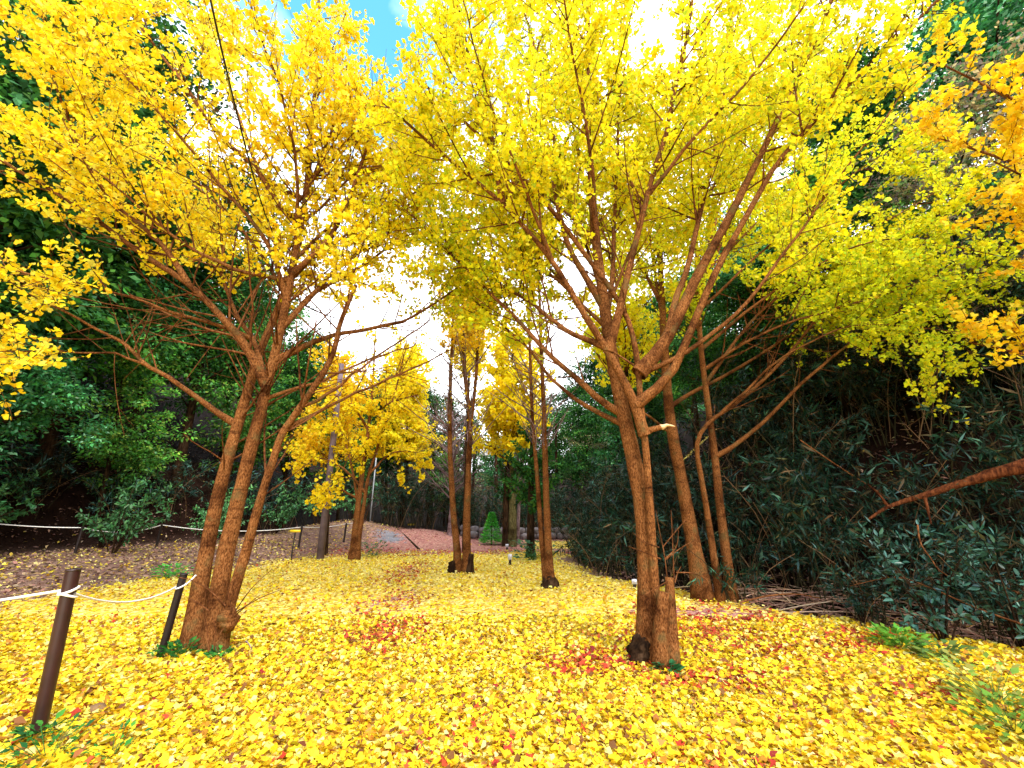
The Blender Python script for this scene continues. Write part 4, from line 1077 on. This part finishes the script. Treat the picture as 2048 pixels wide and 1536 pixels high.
weed(362, 1322, 4.85, .16, 'green weed tuft against the left foot of the triple trunk')
weed(440, 1308, 4.85, .09, 'dark green weed at the right foot of the triple trunk', 50)
weed(318, 1318, 4.95, .08, 'small green weed at the foot of the leaning dark post', 40)
weed(1330, 1326, 4.55, .10, 'green weed sprouting beside the cut stubs', 60, .08, ((.03, .15, .05), (.05, .22, .08)))
weed(345, 1137, 9.6, .32, 'bright green herb patch on the brown bank', 120, .10, ((.06, .30, .05), (.09, .36, .06)))
weed(75, 1462, 3.35, .10, 'green blades at the foot of the near brown post', 60, .07)
weed(100, 1500, 3.1, .22, 'green herbs among leaves below the near brown post', 60, .05)
weed(230, 1490, 3.15, .2, 'scattered green herbs among leaves at the bottom left', 26, .05)
weed(1795, 1262, 5.2, .22, 'bright green grass tuft on the slope edge at the right', 140, .10, ((.14, .28, .03), (.10, .30, .04)))
weed(1875, 1290, 4.8, .20, 'olive grass tuft on the right slope edge nearer the camera', 90, .09, ((.16, .22, .05), (.10, .2, .05)))
weed(1990, 1400, 3.85, .34, 'sparse olive grass at the lower right', 130, .08, ((.22, .22, .05), (.14, .24, .04)))
weed(2030, 1470, 3.4, .25, 'yellow green grass at the bottom right corner', 110, .08, ((.20, .26, .04), (.14, .28, .04)))
weed(1065, 1116, 12.6, .6, 'dark ivy patch at the foot of the slender dark tree', 160, .13, ((.03, .10, .05), (.05, .13, .06)))
weed(745, 1100, 13.4, .5, 'grey green weed patch right of the small yellow ginkgo', 120, .11, ((.06, .12, .06), (.10, .16, .09)))

# ------------------------------------------------------------------ dry canes, fallen log
n_ = 300
P = []; cc = []
for _ in range(n_):
    y = RNG.uniform(4.2, 8.5); xr = float(np.interp(y, XR_Y, XR_X)); x = xr + .25 + RNG.uniform(0, 1.9)
    a = RNG.normal(.8, .9); l = RNG.uniform(.3, 1.3) * .5
    z = float(height(x, y)) + .03 + RNG.uniform(0, 1) ** 2 * .22
    d = np.array([math.cos(a), -math.sin(a), 0]) * l; tz = RNG.normal(0, .08)
    P.append(smooth_line([[x - d[0], y - d[1], z - tz], [x + RNG.normal(0, .03), y, z + .03], [x + d[0], y + d[1], z + tz]], 5))
P = np.array(P); V, F = tubes(P, (RNG.uniform(.004, .011, n_)[:, None] * np.linspace(1, .6, 5)[None]), 5)
cc = np.repeat(pal(n_, [(.30, .17, .12), (.42, .26, .17), (.20, .10, .08), (.5, .34, .24)], [.35, .25, .25, .15], .15), 25, axis=0)
tag(mesh_obj('dry_canes', V, F, M_CANE, None, cc, True), 'tangled heap of dry bamboo canes below the laurel bushes', 'brushwood', kind='stuff')

pl = [at(1600, 1075, 7.0), at(1735, 1040, 6.35), at(1775, 1012, 6.25), at(1850, 990, 6.0), at(1950, 958, 5.7), at(2048, 932, 5.4), at(2200, 890, 5.0)]
root = empty('fallen_trunk', pl[1], 'reddish brown fallen trunk slanting through the right thicket', 'log')
bq = np.array(root.location)
V, F = tubes(smooth_line(pl[1:], 30) - bq, .014 + .095 * np.linspace(0, 1, 30) ** 1.2, 12, .12, True); mesh_obj('trunk', V, F, M_REDBARK, root, smooth=True)
for px, Yv in (([(1775, 1012), (1760, 990), (1735, 968)], 6.2), ([(1850, 995), (1858, 1030), (1862, 1048)], 5.9)):
    V, F = tubes(smooth_line([at(u, v, Yv) for u, v in px], 8) - bq, np.linspace(.022, .008, 8), 6, .1); mesh_obj('branch', V, F, M_REDBARK, root, smooth=True)


def stick(name, px, Y0, Y1, r, label, mat=M_TWIG, cat='branch'):
    t = np.linspace(0, 1, len(px)); pts = np.array([at(u, v, Y0 + (Y1 - Y0) * k) for (u, v), k in zip(px, t)])
    root = empty(name, pts[0], label, cat)
    V, F = tubes(smooth_line(pts, 14) - pts[0], np.linspace(r, r * .4, 14), 6, .12); mesh_obj('stem', V, F, mat, root, smooth=True)
    P1, R1 = shoots(smooth_line(pts, 14)[None], np.linspace(r, r * .4, 14)[None], 2.2, .2, 1, 45, .15, .45, K=5, up=0)
    if len(P1):
        for a_, b_ in zip(P1, R1):
            V, F = tubes(a_ - pts[0], b_, 4); mesh_obj('side_twig', V, F, mat, root)


stick('dead_branch', [(2048, 1250), (1960, 1220), (1850, 1170), (1790, 1150), (1700, 1172)], 5.0, 6.0, .012, 'long pale dead branch lying across the dry canes')
stick('dead_branch', [(1835, 1050), (1840, 1090), (1865, 1120), (1875, 1140), (1920, 1165)], 5.7, 5.3, .011, 'crooked pale branch hanging under the fallen trunk')
stick('dead_branch', [(1600, 880), (1680, 935), (1760, 985), (1780, 1000)], 6.2, 6.3, .008, 'thin straight branch sloping down to the fallen trunk')
stick('dead_branch', [(1480, 1205), (1530, 1192), (1590, 1186), (1640, 1196)], 6.8, 6.6, .014, 'bent brown branch on the ground beside the three slim trunks')
stick('dead_branch', [(2048, 1190), (2010, 1175), (1990, 1165)], 5.2, 5.3, .012, 'short pale stick poking in at the right edge')

# twigs lying on the carpet
stick('twig', [(532, 1362), (540, 1378), (545, 1388)], 4.2, 4.05, .005, 'thin brown twig on the yellow leaves right of the triple trunk', cat='twig')
stick('twig', [(492, 1282), (500, 1290), (504, 1302)], 5.1, 4.95, .008, 'short grey stick on the leaves beside the triple trunk', M_GREYTWIG, 'twig')
# stones
def stone(u, v, Yv, r, mat, label):
    q = at(u, v, Yv); z = float(height(q[0], q[1])); k = 9
    th = np.linspace(.02, PI - .02, k)
    P_ = np.stack([np.zeros(k), np.zeros(k), -np.cos(th) * r * .6], 1); V, F = tubes(P_, np.sin(th) * r, 12, .10)
    V[:, 0] *= 1.2
    o = mesh_obj('stone', V, F, mat, None, smooth=True); o.location = (q[0], q[1], z + r * .35); tag(o, label, 'stone')


stone(195, 1416, 3.75, .055, plain_mat('brown_stone', (.16, .09, .04), .8), 'rounded brown stone among the leaves near the front post')
stone(276, 1413, 3.8, .04, plain_mat('white_stone', (.62, .58, .62), .8), 'small whitish stone among the leaves near the front post')

# ------------------------------------------------------------------ rope fences
def cyl_post(name, base, top, r, mat, label, group, cat='post', parts=True):
    base = np.array(base, float); top = np.array(top, float)
    root = empty(name, base, label, cat, group)
    ax = (top - base)
    pts = np.array([base - ax * .15, base + ax * .5, top])
    V, F = tubes(pts - base, np.array([r, r, r]), 16); mesh_obj('shaft', V, F, mat, root, smooth=True)
    u = norm(ax[None])[0]
    V, F = tubes(np.array([top - u * .012, top - u * .002, top + u * .004]) - base, np.array([r * 1.05, r * 1.05, r * .75]), 16, cap=True)
    mesh_obj('cap', V, F, mat, root)
    return root


pA = at(75, 1468, 3.41); pA[2] = float(height(pA[0], pA[1]))
pAt = at(147, 1138, 3.41)
cyl_post('fence_post', pA, pAt, .043, M_POST, 'reddish brown round fence post nearest the camera with rope looped round it', 'front fence posts')
pB = at(322, 1308, 4.97); pB[2] = float(height(pB[0], pB[1]))
pBt = at(368, 1147, 4.97)
cyl_post('fence_post', pB, pBt, .036, M_DARKPOST, 'dark leaning fence post just left of the triple trunk', 'front fence posts')


def sag(a, b, s, K=16):
    t = np.linspace(0, 1, K)[:, None]
    p = a * (1 - t) + b * t; p[:, 2] -= (4 * s * t * (1 - t))[:, 0]; return p


def rope(name, segs, r, label, group, extra=(), mat=None, cat='rope'):
    b = segs[0][0]
    root = empty(name, b, label, cat, group)
    for s_ in segs:
        V, F = tubes(s_ - b, np.full(len(s_), r), 8); mesh_obj('strand', V, F, mat or M_ROPE, root, smooth=True)
    for s_ in extra:
        V, F = tubes(s_ - b, np.full(len(s_), r), 8); mesh_obj('loop', V, F, mat or M_ROPE, root, smooth=True)


def loop_at(base, top, f, r, tilt=.02):
    c = base + (top - base) * f; a = np.linspace(0, 2 * PI, 22)
    return np.stack([c[0] + r * np.cos(a), c[1] + r * np.sin(a), c[2] + tilt * np.sin(a + .6)], 1)


fA = .86
kA = pA + (pAt - pA) * fA; kA2 = pA + (pAt - pA) * (fA - .03)
kB = pB + (pBt - pB) * .84
lend = np.array([-6.4, 2.7, .62])
rope('rope', [sag(lend, kA + [-.05, 0, 0], .05)], .009, 'white rope running from the left edge to the near brown post', 'white fence ropes', [loop_at(pA, pAt, fA, .05)])
rope('rope', [sag(kA2 + [.05, 0, .01], kB + [-.035, 0, 0], .10), sag(kB + [.03, 0, 0], at(392, 1150, 5.0), .01, 6)], .008, 'white rope sagging between the near brown post and the dark leaning post', 'white fence ropes',
     [loop_at(pA, pAt, fA - .03, .051, -.02), loop_at(pB, pBt, .84, .043)])
# far fence on the bank
far = [(-60, 1062, 9.6), (150, 1106, 10.6), (312, 1094, 12.1), (598, 1086, 13.9), (688, 1078, 15.4), (722, 1072, 16.6)]
fp = []
FL = ['far rope fence post outside the left edge', 'thin dark post of the far rope fence, left of all', 'thin dark post of the far rope fence left of the triple trunk', 'thin dark post of the far rope fence beside the yellow label',
      'short dark post of the far rope fence right of the utility pole', 'short dark post of the far rope fence behind the small yellow ginkgo']
for i_, (u, v, Yv) in enumerate(far):
    q = at(u, v, Yv)
    if i_ == 0: q = np.array([-13.2, 9.0, 0])
    q[2] = float(height(q[0], q[1])); t_ = q + np.array([.03, 0, .62]); fp.append((q, t_))
    if i_: cyl_post('fence_post', q, t_, .03, M_DARKPOST, FL[i_], 'far fence posts')
RL = ['white rope of the far fence dipping at the left edge', 'white rope of the far fence between the two left posts', 'white rope of the far fence passing behind the triple trunk', 'white rope of the far fence passing behind the utility pole', 'white rope of the far fence behind the small yellow ginkgo']
for i_ in range(5):
    rope('rope', [sag(fp[i_][1] - [0, 0, .02], fp[i_ + 1][1] - [0, 0, .02], .14 if i_ < 3 else .06)], .010, RL[i_], 'white ropes of the far fence')
# yellow label on a black stake
q = at(582, 1118, 12.4); q[2] = float(height(q[0], q[1]))
root = empty('label_sign', q, 'small yellow label on a thin black stake by the far rope fence', 'sign')
tp = at(591, 1062, 12.4) - q
V, F = tubes(np.array([[0, 0, -.1], tp * .5, tp]), np.array([.016] * 3), 8); mesh_obj('stake', V, F, M_BLACK, root)


def box(c, s):
    c = np.array(c, float); s = np.array(s, float) / 2
    V = np.array([[x, y, z] for x in (-1, 1) for y in (-1, 1) for z in (-1, 1)], float) * s + c
    F = np.array([[0, 1, 3, 2], [4, 6, 7, 5], [0, 4, 5, 1], [2, 3, 7, 6], [0, 2, 6, 4], [1, 5, 7, 3]])
    return V, F


V, F = box(tp + [0, -.012, .0], (.28, .012, .065)); mesh_obj('board', V, F, M_YELLOW, root)
# yellow notice deep in the shade
q = at(822, 1077, 22.5); q[2] = float(height(q[0], q[1])); tp = at(822, 1053, 22.5) - q
root = empty('notice_sign', q, 'yellow two-line notice glowing in the dark wood beyond the path', 'sign')
V, F = tubes(np.array([[0, 0, -.1], tp * .5, tp]), np.array([.03] * 3), 8); mesh_obj('post', V, F, M_BLACK, root)
V, F = box(tp + [0, -.04, 0], (.40, .02, .36)); mesh_obj('board', V, F, M_BLACK, root)
V, F = join([box(tp + [0, -.055, .09], (.30, .01, .075)), box(tp + [.0, -.055, -.03], (.30, .01, .06)), box(tp + [.0, -.055, -.12], (.18, .01, .05))]); mesh_obj('lettering', V, F, M_YELLOW, root)


# label stakes with pale heads
def stake(u, v, vt, Yv, w, label, name='label_stake'):
    q = at(u, v, Yv); q[2] = float(height(q[0], q[1])); h_ = at(u, vt, Yv)[2] - q[2]
    root = empty(name, q, label, 'marker', 'pale marker stakes')
    V, F = tubes(np.array([[0, 0, -.05], [0, 0, h_ * .3], [.005, 0, h_ * .55]]), np.array([w * .42, w * .42, w * .4]), 8); mesh_obj('post', V, F, M_DARKPOST, root)
    V, F = join([box([0, -.01, h_ * .75], (w * 1.1, w * .5, h_ * .48)), box([w * .1, -.02 - w * .22, h_ * .8], (w * .8, .012, h_ * .22))]); mesh_obj('plate', V, F, M_WHITE, root)


stake(1020, 1133, 1108, 11.4, .085, 'pale marker stake with dark foot nearest the bare twin stems')
stake(1014, 1103, 1088, 15.0, .085, 'smaller pale marker stake before the mossy trunk')
stake(866, 1079, 1069, 19.5, .10, 'tiny pale lamp-like marker at the edge of the dark wood')
stake(1270, 1186, 1158, 8.4, .075, 'white marker stake peeping out left of the big right trunk')

# ------------------------------------------------------------------ utility pole and cables
q = at(640, 1118, 12.8); q[2] = float(height(q[0], q[1]))
ptop = np.array([q[0], q[1], 5.7])
root = empty('utility_pole', q, 'weathered purplish utility pole left of the small yellow ginkgo', 'pole')
V, F = tubes(np.array([[0, 0, -.3], [0, 0, 2.6], [0, 0, ptop[2] - q[2]]]), np.array([.105, .09, .07]), 16, .01, True); mesh_obj('shaft', V, F, M_POLE, root, smooth=True)


def cable(name, end, px, r, label, start):
    pts = [np.array(start)] + [at(*k) for k in px] + [np.array(end)]
    root = empty(name, pts[0], label, 'cable')
    V, F = tubes(smooth_line(pts, 50) - pts[0], np.full(50, r), 8); mesh_obj('wire', V, F, M_CABLE, root, smooth=True)


cable('overhead_cable', (-1.2, -2.5, 8.2), [(665, 690, 11.6), (605, 575, 7.4), (537, 455, 4.9), (500, 330, 3.9), (462, 180, 3.15), (420, 0, 2.55)], .0085, 'thick black overhead cable running down across the left ginkgo to the pole', ptop + [0, 0, -.25])
cable('overhead_cable', (-1.3, -2.5, 8.4), [(655, 690, 11.6), (592, 575, 7.6), (530, 460, 5.2), (490, 330, 4.2), (455, 150, 3.4), (402, 0, 2.8)], .003, 'thin black wire running beside the thick overhead cable', ptop + [-.05, 0, -.4])
# far grey pole
q = at(738, 1066, 20.0); q[2] = float(height(q[0], q[1]))
root = empty('signpost', q, 'thin grey pole beyond the small yellow ginkgo at the path', 'pole')
V, F = tubes(np.array([[0, 0, -.1], [.02, 0, 1.6], [.05, 0, 3.4]]), np.array([.035, .03, .03]), 8, cap=True); mesh_obj('shaft', V, F, plain_mat('grey_metal', (.3, .32, .36), .5), root, smooth=True)

# ------------------------------------------------------------------ low stone wall, gutter
root = empty('stone_wall', (1.4, 19.6, 0), 'low dry stone wall at the back right of the clearing', 'wall')
st = []
for row in range(2):
    x = -2.2
    while x < 4.6:
        w = RNG.uniform(.22, .48); yy = 19.4 + .05 * x + RNG.normal(0, .04); z = float(height(x, yy)) + .02 + row * .22
        k = 7; th = np.linspace(.15, PI - .15, k)
        P_ = np.stack([np.zeros(k), np.zeros(k), -np.cos(th) * .14], 1); V, F = tubes(P_, np.sin(th) ** .6 * w * .55, 8, .12, True); V[:, 1] *= .7
        st.append((V + [x + w / 2, yy, z + .12], F)); x += w
V, F = join(st); o = mesh_obj('stones', V - [1.4, 19.6, 0], F, M_STONE, root, smooth=True)
gp = []
for u, v, Yv in ((790, 1082, 19.5), (815, 1095, 16.8), (838, 1106, 15.0)):
    t_ = at(u, v, Yv); t_[2] = float(height(t_[0], t_[1])) + .01; gp.append(t_)
V, F = tubes(smooth_line(gp, 14), np.full(14, .032), 8); tag(mesh_obj('gutter', V, F, M_DARKBARK, None, smooth=True), kind='structure')

# ------------------------------------------------------------------ light, sky, camera
sc = bpy.context.scene
w = bpy.data.worlds.new('World'); sc.world = w; w.use_nodes = True
nt = w.node_tree; nt.nodes.clear()
SUN_EL, SUN_AZ = math.radians(48), math.radians(150)
out = nt.nodes.new('ShaderNodeOutputWorld'); bg = nt.nodes.new('ShaderNodeBackground'); bg.inputs['Strength'].default_value = .12
sky = nt.nodes.new('ShaderNodeTexSky'); sky.sky_type = 'NISHITA'; sky.sun_disc = False; sky.sun_elevation = SUN_EL; sky.sun_rotation = SUN_AZ
sky.air_density = 1.0; sky.dust_density = .4
tc = nt.nodes.new('ShaderNodeTexCoord'); n1 = nt.nodes.new('ShaderNodeTexNoise'); n1.inputs['Scale'].default_value = 3.0; n1.inputs['Detail'].default_value = 8
nt.links.new(tc.outputs['Generated'], n1.inputs['Vector'])
dst = nt.nodes.new('ShaderNodeVectorMath'); dst.operation = 'DISTANCE'; dst.inputs[1].default_value = (-.25, .54, .80)   # a break in the cloud
nt.links.new(tc.outputs['Generated'], dst.inputs[0])
ad = nt.nodes.new('ShaderNodeMath'); ad.operation = 'MULTIPLY_ADD'; ad.inputs[1].default_value = .9; nt.links.new(n1.outputs['Fac'], ad.inputs[0]); nt.links.new(dst.outputs['Value'], ad.inputs[2])
cr = nt.nodes.new('ShaderNodeValToRGB'); cr.color_ramp.elements[0].position = .56; cr.color_ramp.elements[1].position = .86
nt.links.new(ad.outputs[0], cr.inputs[0])
mx = nt.nodes.new('ShaderNodeMix'); mx.data_type = 'RGBA'; mx.inputs[7].default_value = (9.4, 9.7, 10.2, 1)
nt.links.new(cr.outputs[0], mx.inputs[0]); tn = nt.nodes.new('ShaderNodeMix'); tn.data_type = 'RGBA'; tn.blend_type = 'MULTIPLY'; tn.inputs[0].default_value = 1; tn.inputs[7].default_value = (.8, 1.75, 1.6, 1); nt.links.new(sky.outputs[0], tn.inputs[6]); nt.links.new(tn.outputs[2], mx.inputs[6]); nt.links.new(mx.outputs[2], bg.inputs['Color'])
nt.links.new(bg.outputs[0], out.inputs['Surface'])

L = bpy.data.lights.new('sun', 'SUN'); L.energy = 1.5; L.angle = math.radians(18); L.color = (1, .95, .86)
so = bpy.data.objects.new('sun', L); C.objects.link(so)
ts = Vector((math.sin(SUN_AZ) * math.cos(SUN_EL), math.cos(SUN_AZ) * math.cos(SUN_EL), math.sin(SUN_EL)))
so.rotation_euler = (-ts).to_track_quat('-Z', 'Y').to_euler(); so.location = (0, -5, 20)

cam = bpy.data.cameras.new('camera'); cam.sensor_width = 36; cam.lens = 36 * FPX / 2048; cam.clip_end = 500; cam.clip_start = .05
co = bpy.data.objects.new('camera', cam); C.objects.link(co); co.location = (0, 0, EYE); co.rotation_euler = (PI / 2 + PITCH, 0, 0)
sc.camera = co
sc.view_settings.view_transform = 'Standard'; sc.view_settings.look = 'None'; sc.view_settings.exposure = 1.65; sc.view_settings.gamma = 1.0
cy = sc.cycles
cy.max_bounces = 6; cy.diffuse_bounces = 4; cy.transmission_bounces = 4; cy.glossy_bounces = 2; cy.transparent_max_bounces = 4
